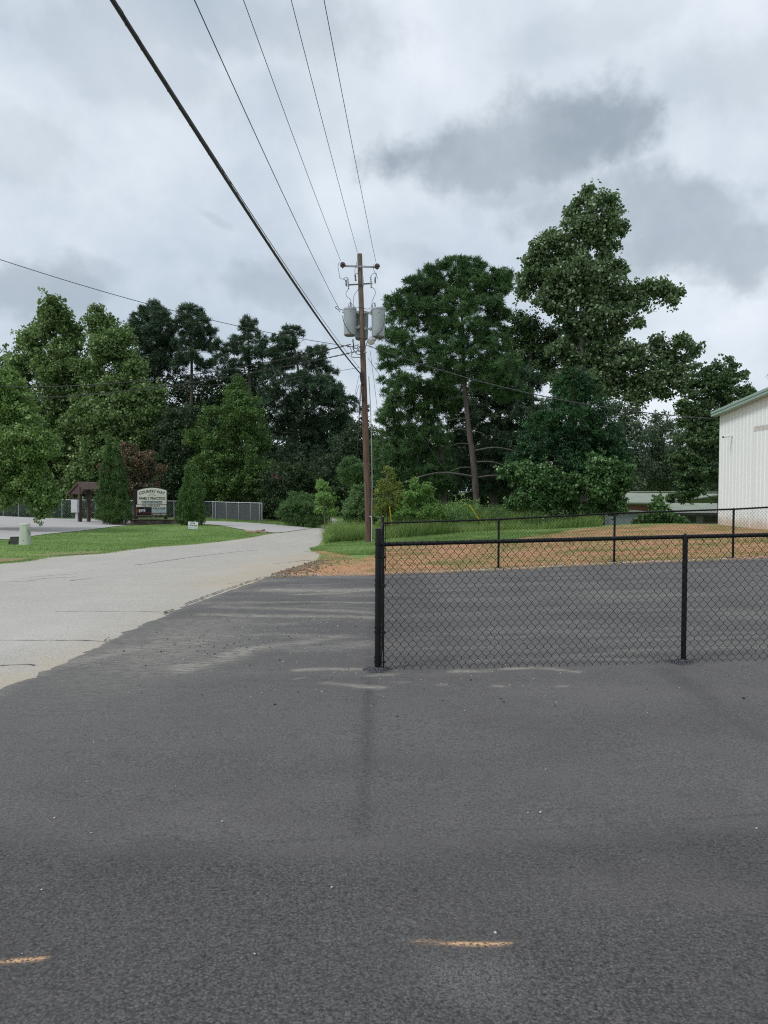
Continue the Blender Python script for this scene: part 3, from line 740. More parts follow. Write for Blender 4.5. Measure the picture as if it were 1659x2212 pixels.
mb.tube(pts, [.157 - .045 * (k / n_) for k in range(n_ + 1)], 18); mb.build('shaft', m_pole, pole, smooth=True)
def pole_at(z):
    k = (z - base.z) / (top.z - base.z); return base.lerp(top, k)
m_metal = simple('grey_galvanised_arm', (.30, .31, .32), .5, metal=.3)
m_dkmetal = simple('dull_dark_metal', (.09, .085, .085), .55, metal=.2)
m_brown = simple('brown_porcelain', (.055, .022, .020), .25, var=.2)
m_ins = simple('grey_polymer', (.30, .31, .33), .5)
m_insd = simple('dark_polymer', (.10, .11, .125), .5)
m_tank = simple('grey_tank_paint', (.31, .345, .365), .42, var=.07, scale=2.5)
m_tankd = simple('grey_tank_bottom', (.17, .16, .15), .7)
m_wire = simple('dark_wire', (.018, .018, .02), .6)
m_wire2 = simple('grey_wire', (.055, .057, .062), .6)
def bar(name, a, b, w, h, mat, parent, round_=False):
    mb = MB(); a = Vector(a); b = Vector(b)
    if round_: mb.tube([a, b], w, 10)
    else:
        d = (b - a).normalized(); rot = d.to_track_quat('X', 'Z').to_matrix(); mb.box((a + b) / 2, ((b - a).length, w, h), rot)
    return mb.build(name, mat, parent)
arm1 = bar('upper_crossarm', C3(372, 358, -.17), C3(862, 376, -.17), .055, .075, m_metal, pole)
arm2 = bar('lower_crossarm', C3(440, 634, -.16), C3(800, 612, -.16), .05, .055, m_dkmetal, pole)
for xc, yc in ((366, 345), (866, 366)):
    mb = MB(); c = C3(xc, yc, -.2); ax = Vector((.25, -1, .25)).normalized().to_track_quat('Z', 'Y').to_matrix()
    mb.lathe(c, [(.02, -.14), (.05, -.12), (.055, -.07), (.105, -.06), (.11, -.03), (.07, -.02), (.075, .02), (.115, .03), (.12, .06), (.07, .075), (.06, .11), (.03, .14)], 18, ax)
    o = mb.build('bell_insulator', m_brown, pole, smooth=True)
    mb = MB(); mb.box(C3(xc, yc + 35, -.2), (.035, .035, .1)); mb.build('clamp', m_dkmetal, o)
def ribbed(name, a, b, r, n, mat, parent):
    a = Vector(a); b = Vector(b); L = (b - a).length; rot = (b - a).normalized().to_track_quat('Z', 'Y').to_matrix(); prof = [(r * .5, 0)]
    for k in range(n):
        z = L * (k + .5) / n; prof += [(r * .55, z - L / n * .3), (r, z - L / n * .08), (r, z + L / n * .08), (r * .55, z + L / n * .3)]
    prof.append((r * .5, L)); mb = MB(); mb.lathe(a, prof, 12, rot); return mb.build(name, mat, parent, smooth=True)
ribbed('cutout', C3(452, 695, -.22), C3(440, 535, -.22), .042, 6, m_ins, pole)
ribbed('cutout', C3(782, 680, -.22), C3(772, 515, -.22), .042, 6, m_ins, pole)
ribbed('cutout', C3(665, 655, -.24), C3(655, 505, -.24), .042, 6, m_ins, pole)
ribbed('surge_arrester', C3(420, 655, -.2), C3(412, 560, -.2), .045, 5, m_insd, pole)
ribbed('surge_arrester', C3(556, 580, -.2), C3(547, 482, -.2), .045, 5, m_insd, pole)
ribbed('surge_arrester', C3(838, 612, -.2), C3(838, 525, -.2), .045, 5, m_insd, pole)
def tank(c_top, c_bot, r, bushes, seen):
    ct = Vector(c_top); cb = Vector(c_bot); h = ct.z - cb.z; mb = MB()
    mb.lathe(Vector((cb.x, cb.y, cb.z)), [(r * .93, 0), (r * .94, .02), (r * .98, h * .5), (r, h - .05), (r * 1.05, h - .05), (r * 1.06, h), (r * 1.0, h + .035), (r * .6, h + .055), (r * .2, h + .06)], 30)
    o = mb.build('transformer', m_tank, pole, smooth=True)
    mb = MB(); mb.lathe(Vector((cb.x, cb.y, cb.z - .05)), [(r * .80, 0), (r * .86, .02), (r * .88, .055)], 24); mb.build('tank_bottom', m_tankd, o, smooth=True)
    for (a, b, rr, k) in bushes: ribbed('bushing', a, b, rr, k, m_ins, o)
    for dz in (-.16, -h + .35):
        mb = MB(); q = pole_at(ct.z + dz); e = Vector((ct.x, ct.y, ct.z + dz)); d = (Vector((e.x, e.y, q.z)) - q); L = d.length; d = d.normalized(); rot = d.to_track_quat('X', 'Z').to_matrix()
        mb.box(q + d * ((L - r) / 2 + .08), (max(L - r - .02, .08), .10, .07), rot); mb.box(q + d * .14, (.06, .22, .14), rot); mb.box(q + d * (L - r * .98), (.05, .22, .16), rot)
        mb.build('bracket', m_metal, o)
    mb = MB()
    if seen == 'R':
        mb.box(C3(858, 1320, -.34), (.10, .04, .10)); mb.box(C3(842, 1040, -.33), (.03, .02, .03)); mb.box(C3(890, 1025, -.32), (.05, .02, .04))
    elif seen == 'L': mb.box(C3(375, 1030, -.1), (.10, .05, .05)); mb.box(C3(480, 1005, -.3), (.03, .02, .05))
    else: mb.box(C3(565, 1145, -.05), (.05, .05, .05)); mb.box(C3(570, 1255, -.05), (.09, .05, .09))
    mb.build_each('fitting', m_metal, o); return o
tank(C3(457, 985, 0), C3(470, 1360, 0), .285, [(C3(485, 975, .0), C3(482, 885, .0), .045, 5), (C3(453, 975, 0), C3(453, 935, 0), .04, 3)], 'L')
tank(C3(628, 1040, .42), C3(640, 1415, .42), .31, [(C3(528, 1035, .35), C3(528, 945, .35), .042, 5)], 'M')
tank(C3(872, 985, 0), C3(882, 1385, 0), .31, [(C3(806, 990, -.1), C3(788, 925, -.1), .045, 4), (C3(845, 975, 0), C3(830, 895, 0), .042, 6)], 'R')
# yard light on its arm
mb = MB(); lc = C3(792, 1445, -.35)
mb.lathe(lc, [(.185, -.03), (.19, .02), (.17, .09), (.10, .15), (.06, .19), (.05, .20)], 22, Matrix.Rotation(R(-14), 3, 'Y')); lamp = mb.build('yard_light', m_ins, pole, smooth=True)
mb = MB(); mb.lathe(lc - Vector((0, 0, .16)), [(.04, -.01), (.10, 0), (.145, .04), (.165, .12), (.17, .135)], 22, Matrix.Rotation(R(-14), 3, 'Y')); mb.build('lens', simple('clear_lens', (.55, .54, .50), .2, var=.2, scale=30), lamp, smooth=True)
mb = MB(); mb.tube([C3(690, 1605, -.18), C3(698, 1540, -.2), C3(712, 1490, -.25), C3(735, 1430, -.3), C3(760, 1400, -.33)], .022, 8); mb.box(C3(690, 1612, -.16), (.16, .05, .04)); mb.build('arm', m_metal, lamp, smooth=True)
# dropper wires, loops and coils on the pole
def arc(pts, k=8):
    pts = [Vector(p) for p in pts]; out = []
    for i in range(len(pts) - 1):
        p0 = pts[max(i - 1, 0)]; p1 = pts[i]; p2 = pts[i + 1]; p3 = pts[min(i + 2, len(pts) - 1)]
        for j in range(k):
            t_ = j / k; out.append(.5 * ((2 * p1) + (p2 - p0) * t_ + (2 * p0 - 5 * p1 + 4 * p2 - p3) * t_ ** 2 + (3 * p1 - p0 - 3 * p2 + p3) * t_ ** 3))
    return out + [pts[-1]]
droppers = [[(318, 300), (298, 370), (312, 450), (325, 530), (370, 548), (400, 530), (437, 525)], [(370, 548), (405, 560)],
            [(572, 300), (560, 360), (545, 410), (545, 480)], [(548, 482), (565, 468), (590, 468)],
            [(822, 325), (815, 400), (835, 455), (880, 548)], [(775, 512), (800, 475), (840, 460), (860, 480), (840, 525)],
            [(450, 700), (420, 735), (415, 780), (440, 815), (475, 840), (486, 885)], [(595, 690), (570, 730), (535, 780), (522, 860), (520, 945)], [(785, 670), (820, 690), (842, 745), (815, 820), (795, 870), (788, 925)],
            [(485, 885), (460, 905), (452, 935)], [(490, 900), (510, 930), (528, 945)], [(530, 955), (620, 962), (700, 980), (740, 985), (785, 955)], [(788, 925), (815, 895), (832, 895)],
            [(365, 1080), (385, 1180), (440, 1280), (500, 1350), (560, 1390), (640, 1415), (720, 1418)], [(968, 1060), (965, 1180), (930, 1290), (880, 1350), (840, 1380)],
            [(300, 955), (270, 950), (262, 965), (285, 985), (310, 1000), (320, 1030)], [(300, 960), (330, 990), (380, 1000)],
            [(515, 1415), (510, 1450), (520, 1500), (515, 1560), (540, 1590)], [(518, 1420), (528, 1480), (525, 1560), (530, 1580)], [(540, 1590), (505, 1620), (502, 1680), (560, 1685), (640, 1688)],
            [(470, 1530), (490, 1580), (500, 1650)], [(430, 1535), (520, 1525), (600, 1500)], [(560, 1620), (600, 1560), (640, 1500)], [(540, 1600), (580, 1640), (640, 1640)], [(520, 1540), (560, 1560), (600, 1530), (640, 1545)],
            [(590, 1500), (585, 1560), (600, 1600), (640, 1600)], [(505, 1620), (560, 1600), (620, 1580), (645, 1560)]]
mb = MB(); thin = MB()
for i, q in enumerate(droppers):
    r = .011 if i < 13 else .016
    mb = MB(); mb.tube(arc([C3(x, y, -.36 if i in (13, 14) else -.25) for x, y in q], 6), r, 6); mb.build('dropper_wire', m_wire, pole, smooth=True)
mb = MB(); q = pole_at(5.6); mb.lathe(C3(640, 1960, -.18), [(.05, -.25), (.07, -.1), (.09, 0), (.08, .12), (.04, .25)], 10); mb.lathe(C3(650, 2060, -.18), [(.03, -.12), (.06, -.05), (.05, .1)], 10)
mb.tube(arc([C3(640, 1860, -.2), C3(635, 1930, -.2), C3(628, 1990, -.2), C3(640, 2070, -.2)]), .02, 6); mb.build('cable_clamp', m_wire, pole)
def Q(x, y, dd=0.0): return P((1350 + x / 3.405) * .54861, (1350 + y / 3.405) * .54861, PD + dd)
mb = MB()
for pts, r in [([(248, 450), (246, 600), (232, 800), (222, 950), (208, 1200), (195, 1400), (185, 1540)], .018), ([(236, 560), (228, 700), (218, 900), (208, 1100), (206, 1160)], .012),
               ([(215, 440), (180, 600), (163, 700), (165, 760)], .008), ([(222, 560), (190, 650), (160, 770), (145, 820), (160, 870), (178, 820), (165, 765)], .010), ([(190, 640), (190, 780), (205, 800)], .007), ([(268, 780), (262, 870), (245, 920)], .007)]:
    mb.tube(arc([Q(x, y, -.2) for x, y in pts], 6), r, 6)
mb.build_each('hanging_cable', m_wire, pole, smooth=True)
mb = MB(); mb.tube([Q(347, 450, -.16), Q(362, 700, -.17), Q(376, 1000, -.18), Q(388, 1500, -.18), Q(393, 1900, -.18), P(802.5, 1168, PD - .15)], .020, 8); mb.build('conduit', m_metal, pole, smooth=True)
mb = MB(); mb.lathe(Q(268, 740, -.2), [(.03, -.13), (.06, -.1), (.055, 0), (.06, .1), (.03, .13)], 10); mb.build('splice_box', m_wire, pole)
mb = MB(); cc = P(803, 1120, PD - .35); mb.tube([Vector((cc.x, cc.y, H(cc.x, cc.y) - .05)), cc + Vector((0, 0, -.03)), cc + Vector((-.02, .0, .08)), cc + Vector((-.09, .03, .10))], .024, 10)
tag(mb.build('vent_pipe', simple('pale_pipe', (.42, .44, .42), .5), None, smooth=True), 'thin pale pipe with a bent top standing against the wooden pole foot', 'pipe')

# ================================================================ wires
def span(name, a, mid, label, r, mat, sag, far_y=-16.0, group=None, lashed=False):
    """A wire from a on the pole through mid and on over the camera to the next pole."""
    a = Vector(a); mid = Vector(mid); k = (far_y - a.y) / (mid.y - a.y); t0 = 1 / k
    end = a + (mid - a) * k; end.z += 4 * sag * t0 * (1 - t0) * k
    n = 60; pts = []
    for i in range(n + 1):
        t_ = i / n; p = a.lerp(end, t_); p.z -= 4 * sag * t_ * (1 - t_); pts.append(p)
    mb = MB(); mb.tube(pts, r, 8)
    if lashed:
        L = (end - a).length; kk = int(L / .06)
        sp = []
        for i in range(kk):
            t_ = i / kk; p = a.lerp(end, t_); p.z -= 4 * sag * t_ * (1 - t_); an = i * .9
            sp.append(p + Vector((math.cos(an) * r * .9, 0, math.sin(an) * r * .9)))
        mb.tube(sp, .008, 4)
    return tag(mb.build(name, mat, None, smooth=True), label, 'cable', group)
grp = 'overhead lines running back over the camera'
span('overhead_cable', P(781, 810, PD), P(243, 0, 7.6), 'thick dark bundled telephone cable, lowest and heaviest of the overhead lines', .026, m_wire, .8, group=grp, lashed=True)
span('overhead_cable', P(781, 800, PD + .1), P(247, 0, 7.75), 'slim dark strand running just above the thick bundled cable', .007, m_wire, .75, group=grp)
span('power_line', P(733, 668, PD), P(420, 0, 12.2), 'dark line ending at the outer side of the left transformer', .0095, m_wire, .7, group=grp)
span('power_line', C3(338, 285, -.25), P(526, 0, 15.4), 'thin line ending at the left bell insulator of the upper crossarm', .0085, m_wire2, .6, group=grp)
span('power_line', C3(582, 165, 0), P(629, 0, 16.2), 'thin line ending at the very top of the wooden pole', .0085, m_wire2, .6, group=grp)
span('power_line', C3(848, 300, -.25), P(700, 0, 15.4), 'thin line ending at the right bell insulator of the upper crossarm', .0085, m_wire2, .6, group=grp)
def drop(name, a, b, label, r, mat, sag=.5, cat='cable', twist=0.0, group=None, extra=None):
    a = Vector(a); b = Vector(b); mb = MB(); n = 48
    L = (b - a).length
    strands = 1 if not twist else 2
    for s_ in range(strands):
        pts = []; m_ = n if not twist else int(L / .16)
        for i in range(m_ + 1):
            t_ = i / m_; p = a.lerp(b, t_); p.z -= 4 * sag * t_ * (1 - t_)
            if twist: an = t_ * L / .6 * 2 * math.pi + s_ * math.pi; p = p + Vector((0, math.cos(an) * twist, math.sin(an) * twist))
            pts.append(p)
        mb.tube(pts, r, 5)
    return tag(mb.build(name, mat, None, smooth=True), label, cat, group)
g2_ = 'service wires reaching off to the sides'
drop('service_cable', P(768, 750, PD), P(-260, 470, 24), 'thin line sloping down from the upper left of the sky to the wooden pole', .013, m_wire2, .5, group=g2_)
drop('service_cable', P(758, 744, PD - .2), P(-120, 826, 48), 'upper of two twisted service cables crossing the left trees', .016, m_wire, .9, twist=.02, group=g2_)
drop('service_cable', P(758, 762, PD - .2), P(-120, 858, 50), 'lower of two twisted service cables crossing the left trees', .016, m_wire, .75, twist=.02, group=g2_)
drop('service_cable', P(775, 794, PD), P(300, 830, 60), 'faint wire reaching left from below the yard light behind the pines', .010, m_wire, .4, group=g2_)
drop('service_cable', C3(720, 1510, -.1), P(1556, 905, 33.2), 'pale twisted service cable sagging from the pole to the white metal building', .014, m_wire2, .62, twist=.018, group=g2_)
def guy(a, b, split, label, group):
    a = Vector(a); b = Vector(b); r_ = empty('guy_wire', b, label, 'guy wire', group)
    m_ = a.lerp(b, split); mb = MB(); mb.tube([a, m_], .009, 6); mb.build('strand', m_wire2, r_)
    mb = MB(); mb.tube([m_, m_.lerp(b, .03), b], [.014, .026, .026], 8); mb.build('guard', m_yel, r_, smooth=True)
m_yel = simple('yellow_plastic', (.58, .43, .03), .5, var=.15)
gb = P(1050, 1144, 37.5); gb.z = H(gb.x, gb.y)
guy(C3(735, 1700), gb, .845, 'taut guy wire with a long yellow guard anchored in the grass on the right', 'yellow guarded guy wires')
gb = P(849, 1128, 38.2); gb.z = H(gb.x, gb.y) - .02
guy(C3(765, 1590), gb, .835, 'steep guy wire whose yellow guard is half hidden in the sapling by the pole', 'yellow guarded guy wires')

# ================================================================ text
def text_data(s, w=None, h=None, bold=0.0, stretch=None):
    """Flat outline mesh of a text: arrays V (x, y), faces; fitted to width w and height h, centred."""
    cu = bpy.data.curves.new('txt', 'FONT'); cu.body = s; cu.size = 1.0; cu.align_x = 'CENTER'; cu.align_y = 'CENTER'; cu.offset = bold; cu.resolution_u = 3
    o = bpy.data.objects.new('txt', cu); COL.objects.link(o)
    dg = bpy.context.evaluated_depsgraph_get(); me = bpy.data.meshes.new_from_object(o.evaluated_get(dg))
    V = np.array([v.co[:2] for v in me.vertices]); F = [tuple(p.vertices) for p in me.polygons]
    bpy.data.objects.remove(o); bpy.data.curves.remove(cu); bpy.data.meshes.remove(me)
    if len(V) == 0: return V, F
    V -= (V.max(0) + V.min(0)) / 2; ex = V.max(0) - V.min(0)
    sy = h / ex[1] if h else None; sx = w / ex[0] if w else None
    V *= np.array([sx or sy, sy or sx]); return V, F
def put_text(mb, s, cx, cz, w, h, y, bold=0.0, arch=None):
    V, F = text_data(s, w, h, bold)
    out = []
    for x, z in V:
        zz = z
        if arch: zz = z - arch * (x / (w / 2)) ** 2
        out.append((cx + x, y, cz + zz))
    mb.add(out, F)

# ================================================================ practice sign on its stone planter
SD = 60.0; K = SD / FPX
so_ = P(337, 1134, SD); so_.z = H(so_.x, so_.y)
wall = empty('stone_planter', so_, 'low reddish brown fieldstone planter wall under the practice sign', 'planter')
t = NT('fieldstone')
v = t.n('ShaderNodeTexVoronoi'); v.inputs['Scale'].default_value = 4.5; t.l(t.pos, v.inputs['Vector'])
ve = t.voro(4.5, 'DISTANCE_TO_EDGE')
c_ = t.ramp(t.math('MULTIPLY', t.noise(2.5, 4, .7), 1.0), [(.3, (.05, .032, .026)), (.5, (.13, .075, .055)), (.7, (.22, .16, .12))])
c_ = t.mix(.5, c_, v.outputs['Color'], 'OVERLAY'); c_ = t.mix(t.sm(ve, .05, .0), c_, (.045, .035, .03))
hs = t.n('ShaderNodeHueSaturation'); hs.inputs['Saturation'].default_value = .55; t.l(c_, hs.inputs['Color'])
t.col(hs.outputs[0]); t.rough(.9); t.bump(ve, .6, .05); m_stone = t.m
x0, x1 = P(283, 1134, SD).x, P(395, 1134, SD).x; zt = P(337, 1123.5, SD).z
def cpx(px, py): q = P(px, py, SD); return q
mb = MB(); outl = []
mb.box(((x0 + x1) / 2, SD, (zt + so_.z) / 2 - .2), (x1 - x0, .35, zt - so_.z + .4)); w_ = mb.build('stonework', m_stone, wall, bevel=.03)
mb = MB(); mb.box(((x0 + x1) / 2 + .03, SD, zt + .03), (x1 - x0 + .1, .45, .07)); mb.build('capstone', m_stone, wall, bevel=.015)
for xx, nm in ((x0 + .1, 1), (x1 - .1, 2)):
    mb = MB(); mb.box((xx, SD + .8, (zt + so_.z) / 2 - .2), (.3, 1.25, zt - so_.z + .35)); mb.build('side_wall', m_stone, wall)
m_spost = simple('sign_post_paint', (.012, .020, .024), .5)
m_cream = simple('cream_panel', (.70, .69, .60), .5, var=.04)
m_sblack = simple('black_lettering', (.012, .011, .012), .6)
m_swhite = simple('white_lettering', (.75, .77, .78), .6, var=.03)
m_sblue = simple('blue_band', (.035, .085, .13), .5)
m_snavy = simple('navy_panel', (.008, .008, .02), .5)
m_sred = simple('red_lettering', (.42, .06, .03), .6)
m_spale = simple('pale_blue_panel', (.46, .53, .56), .5, var=.05)
m_gold = simple('gold_edge', (.32, .23, .08), .5)
m_lgrey = simple('grey_lettering', (.20, .20, .19), .6)
sb = cpx(337, 1124); sb.z = zt
sign = empty('practice_sign', (sb.x, SD + .25, zt), 'arched cream sign of the family practice above dark leasing panels on two dark posts', 'sign')
SY = SD + .25
def S(xc, yc):   # enlarged sign view -> x, z in the sign's plane
    q = P((500 + xc / 8.295) * .54861, (1880 + yc / 8.295) * .54861, SY); return q.x, q.z
def rect(mb, a, b, y, th):
    (xa, za), (xb, zb) = S(*a), S(*b); mb.box(((xa + xb) / 2, y, (za + zb) / 2), (abs(xb - xa), th, abs(za - zb)))
for a, b in (((238, 395), (342, 1400)), ((1210, 430), (1306, 1400))):
    mb = MB(); rect(mb, a, b, SY + .10, .18); mb.build('post', m_spost, sign, bevel=.01)
def archpoly(l, r, bot, corner, apex, n=24):
    pts = [S(l, bot), S(r, bot)]
    for i in range(n + 1):
        u_ = 1 - i / n; xc = l + (r - l) * u_; q = (u_ - .5) * 2; pts.append(S(xc, apex + (corner - apex) * q * q))
    return pts
mb = MB(); mb.prism([(x, SY - .02, z) for x, z in archpoly(322, 1316, 890, 412, 318)], (0, .05, 0)); mb.build('frame', m_spost, sign)
mb = MB(); mb.prism([(x, SY - .035, z) for x, z in archpoly(345, 1294, 878, 430, 340)], (0, .012, 0)); panel = mb.build('upper_panel', m_cream, sign)
def lettering(name, items, mat, parent, y):
    for s_, xa, xb, ya, yb, bold, arch in items:
        mb = MB(); (x0_, z0_), (x1_, z1_) = S(xa, ya), S(xb, yb)
        put_text(mb, s_, (x0_ + x1_) / 2, (z0_ + z1_) / 2, abs(x1_ - x0_), abs(z0_ - z1_), y, bold, arch)
        link(name, mb.mesh(name), mat, parent)
yl = SY - .039
lettering('lettering', [('COUNTRY WAY', 400, 1245, 405, 505, .028, .16), ('FAMILY PRACTICE', 392, 1250, 637, 730, .028, None)], m_sblack, panel, yl)
mb = MB()
for ang, (cx_, cy_), L in ((72, (735, 592), 48), (38, (775, 545), 40), (0, (825, 540), 40), (-38, (878, 545), 40), (-72, (918, 592), 48), (0, (825, 590), 14)):
    ring = []; (x_, z_) = S(cx_, cy_); a = R(ang); k = K / 15.12
    for j in range(14):
        th = j / 14 * 2 * math.pi; lx, lz = math.cos(th) * 11 * k, math.sin(th) * L * .6 * k
        ring.append((x_ + lx * math.cos(a) - lz * math.sin(a), yl, z_ + lx * math.sin(a) + lz * math.cos(a)))
    mb.add(ring, [tuple(range(14))])
_e = link('leaf_emblem', mb.mesh('leaf_emblem'), m_lgrey, panel)
mb = MB(); rect(mb, (490, 765), (1152, 845), SY - .042, .008); blue = mb.build('name_band', m_sblue, panel)
lettering('lettering', [('DR. DENISE WORKMAN', 508, 1138, 782, 830, .01, None)], m_swhite, blue, SY - .0485)
mb = MB(); rect(mb, (306, 892), (1290, 962), SY - .035, .03); strip = mb.build('number_strip', m_cream, sign)
lettering('lettering', [('706-348-8763', 495, 1080, 900, 950, .022, None)], m_sblack, strip, SY - .053)
mb = MB(); rect(mb, (300, 962), (1296, 1262), SY - .02, .04); mb.build('lower_frame', m_gold, sign)
mb = MB(); rect(mb, (314, 970), (802, 1240), SY - .045, .012); navy = mb.build('left_panel', m_snavy, sign)
lettering('lettering', [('pmi', 410, 606, 1018, 1145, .03, None)], m_swhite, navy, SY - .054)
lettering('small_lettering', [('MANAGEMENT SERVICES', 455, 785, 1142, 1166, .0, None)], m_sred, navy, SY - .054)
mb = MB()
mb.add([(*[S(350, 1030)[0]], yl - .016, S(350, 1030)[1])] + [(S(a, b)[0], yl - .016, S(a, b)[1]) for a, b in ((402, 1035), (400, 1075), (385, 1120), (345, 1142), (328, 1138), (330, 1115), (350, 1075), (378, 1050))], [tuple(range(9))])
link('swoosh_emblem', mb.mesh('swoosh_emblem'), m_sred, navy)
mb = MB(); rect(mb, (820, 970), (1288, 1170), SY - .045, .012); pal = mb.build('lease_panel', m_spale, sign)
lettering('lettering', [('FOR LEASE', 850, 1252, 988, 1042, .028, None)], m_sblack, pal, SY - .054)
lettering('small_lettering', [('1,086 SQ FT', 955, 1155, 1072, 1102, 0, None), ('OPEN SPACE WITH OFFICE', 838, 1272, 1128, 1152, 0, None)], m_lgrey, pal, SY - .054)
mb = MB(); rect(mb, (820, 1174), (1288, 1244), SY - .045, .012); nb_ = mb.build('phone_band', m_snavy, sign)
lettering('lettering', [('762-261-0905', 838, 1270, 1190, 1228, .03, None)], m_swhite, nb_, SY - .054)

# small lease sign in the grass
LD = 52.0
def T2(xc, yc, dy=0.0):
    return P((700 + xc / 10.369) * .54861, (2000 + yc / 10.369) * .54861, LD + dy)
b0 = T2(625, 900); b0.z = H(b0.x, b0.y)
ys = empty('yard_sign', b0, 'small white lease sign on a wire stake tilted in the front lawn', 'sign')
mb = MB(); cor = [T2(415, 545), T2(843, 575), T2(822, 888), T2(402, 852)]
mb.prism(cor, (0, .012, 0)); mb.build('frame', m_spost, ys)
mb = MB(); cc_ = sum(cor, Vector()) / 4; inner = [c + (cc_ - c) * .05 + Vector((0, -.004, 0)) for c in cor]; mb.prism(inner, (0, .003, 0)); pn = mb.build('panel', m_swhite, ys)
mb = MB()
ux = (cor[1] - cor[0]).normalized(); uz = (cor[0] - cor[3]).normalized(); wv_ = (cor[1] - cor[0]).length; hv_ = (cor[0] - cor[3]).length
for s_, fx, fz, fw, fh, bo in (('FOR', .5, .78, .50, .22, .035), ('LEASE', .5, .49, .82, .23, .035), ('762-261-0905', .5, .17, .88, .14, .02)):
    mb = MB(); V, F = text_data(s_, wv_ * fw, hv_ * fh, bo)
    mb.add([cor[3] + ux * (wv_ * fx + x) + uz * (hv_ * fz + z) + Vector((0, -.0055, 0)) for x, z in V], F)
    link('lettering', mb.mesh('lettering'), m_sblack, pn)
mb = MB()
for xc in (500, 750):
    p_ = T2(xc, 850, .02); mb.tube([p_, Vector((p_.x, p_.y, H(p_.x, p_.y) - .1))], .006, 6)
mb.build_each('stake', m_dkmetal, ys)

# ================================================================ mail kiosk with gable roof
KD = 60.0
def KP(xc, yc, dy=0.0): return P((xc / 2.765) * .54861, (1850 + yc / 2.765) * .54861, KD + dy)
m_kwood = simple('brown_painted_wood', (.060, .036, .032), .75, var=.2, scale=3)
m_kroof = simple('brown_wood_shingle', (.13, .095, .08), .9, var=.35, scale=5, bump=.4)
kb = KP(873, 582); kb.z = H(kb.x, kb.y)
kiosk = empty('mailbox_kiosk', kb, 'brown timber mail shelter with a shingled gable roof at the parking lot edge', 'kiosk')
v_ = Vector((.56, .83, 0)); u_ = Vector((.83, -.56, 0))
rf = KP(850, 130); r0 = Vector((rf.x, rf.y, 0)); zr = rf.z
ridgeL = 1.95; lw, ld = 1.42, .90; rw, rd = .74, .58
def kpt(u, v, z): return r0 + u_ * u + v_ * v + Vector((0, 0, z))
def slope(sgn, w, dd, nm):
    a = kpt(0, -.02, zr); b = kpt(sgn * w, -.02, zr - dd); L = v_ * (ridgeL + .04)
    nrm = (b - a).cross(L).normalized(); nrm = nrm if nrm.z > 0 else -nrm
    mb = MB(); rows_ = 9
    for i in range(rows_):
        p0 = a.lerp(b, i / rows_); p1 = a.lerp(b, (i + 1) / rows_)
        mb.add([p0, p1 + nrm * .025, p1 + nrm * .025 + L, p0 + L, p0 - nrm * .03, p1 - nrm * .03, p1 - nrm * .03 + L, p0 - nrm * .03 + L],
               [(0, 1, 2, 3), (4, 7, 6, 5), (0, 4, 5, 1), (2, 6, 7, 3), (1, 5, 6, 2), (0, 3, 7, 4)])
    return mb.build(nm, m_kroof, kiosk)
slope(-1, lw, ld, 'roof_slope'); slope(1, rw, rd, 'roof_slope')
for sgn, w, dd in ((-1, lw, ld), (1, rw, rd)):
    mb = MB(); a = kpt(0, -.05, zr - .02); b = kpt(sgn * w, -.05, zr - dd - .02); mb.prism([a, b, b - Vector((0, 0, .16)), a - Vector((0, 0, .16))], v_ * .035); mb.build('bargeboard', m_kwood, kiosk)
px_f = kpt(.18, .12, 0); px_b = kpt(.18, 1.05, 0)
ze = zr - ld
fp = KP(873, 582); rp = KP(965, 575, .9)
mb = MB(); gl = [kpt(-lw * .72, .03, zr - ld * .72 - .1), kpt(0, .03, zr - .12), kpt(rw * .8, .03, zr - rd * .8 - .12), kpt(rw * .5, .03, ze - .08), kpt(-lw * .72, .03, ze - .05)]
mb.prism(gl, v_ * .03); mb.build('gable_board', m_kwood, kiosk)
for q in (fp, rp):
    mb = MB(); gz_ = H(q.x, q.y); mb.box((q.x, q.y, (gz_ + zr - .35) / 2), (.22, .22, zr - .35 - gz_), Matrix.Rotation(R(-34), 3, 'Z')); mb.build('post', m_kwood, kiosk, bevel=.01)
mb = MB(); a = KP(738, 268, -.1); b = KP(858, 345); d = (b - a); rot = d.normalized().to_track_quat('X', 'Z').to_matrix(); mb.box((a + b) / 2, (d.length + .1, .09, .12), rot); mb.build('brace', m_kwood, kiosk)
mb = MB(); a = kpt(-lw * .9, .15, ze + .02); b = kpt(rw * .6, .15, ze + .02); d = b - a; rot = d.normalized().to_track_quat('X', 'Z').to_matrix(); mb.box((a + b) / 2, (d.length, .12, .14), rot)
for uu in (-.9, .35): a = kpt(uu, .1, ze + .12); b = kpt(uu, ridgeL - .1, ze + .12); d = b - a; rot = d.normalized().to_track_quat('X', 'Z').to_matrix(); mb.box((a + b) / 2, (d.length, .10, .12), rot)
mb.build_each('beam', m_kwood, kiosk)
mb = MB(); mb.box((fp.x + .45, fp.y + .55, zr - 1.15), (.75, .06, .55), Matrix.Rotation(R(-34), 3, 'Z')); mb.build('back_panel', m_kwood, kiosk)
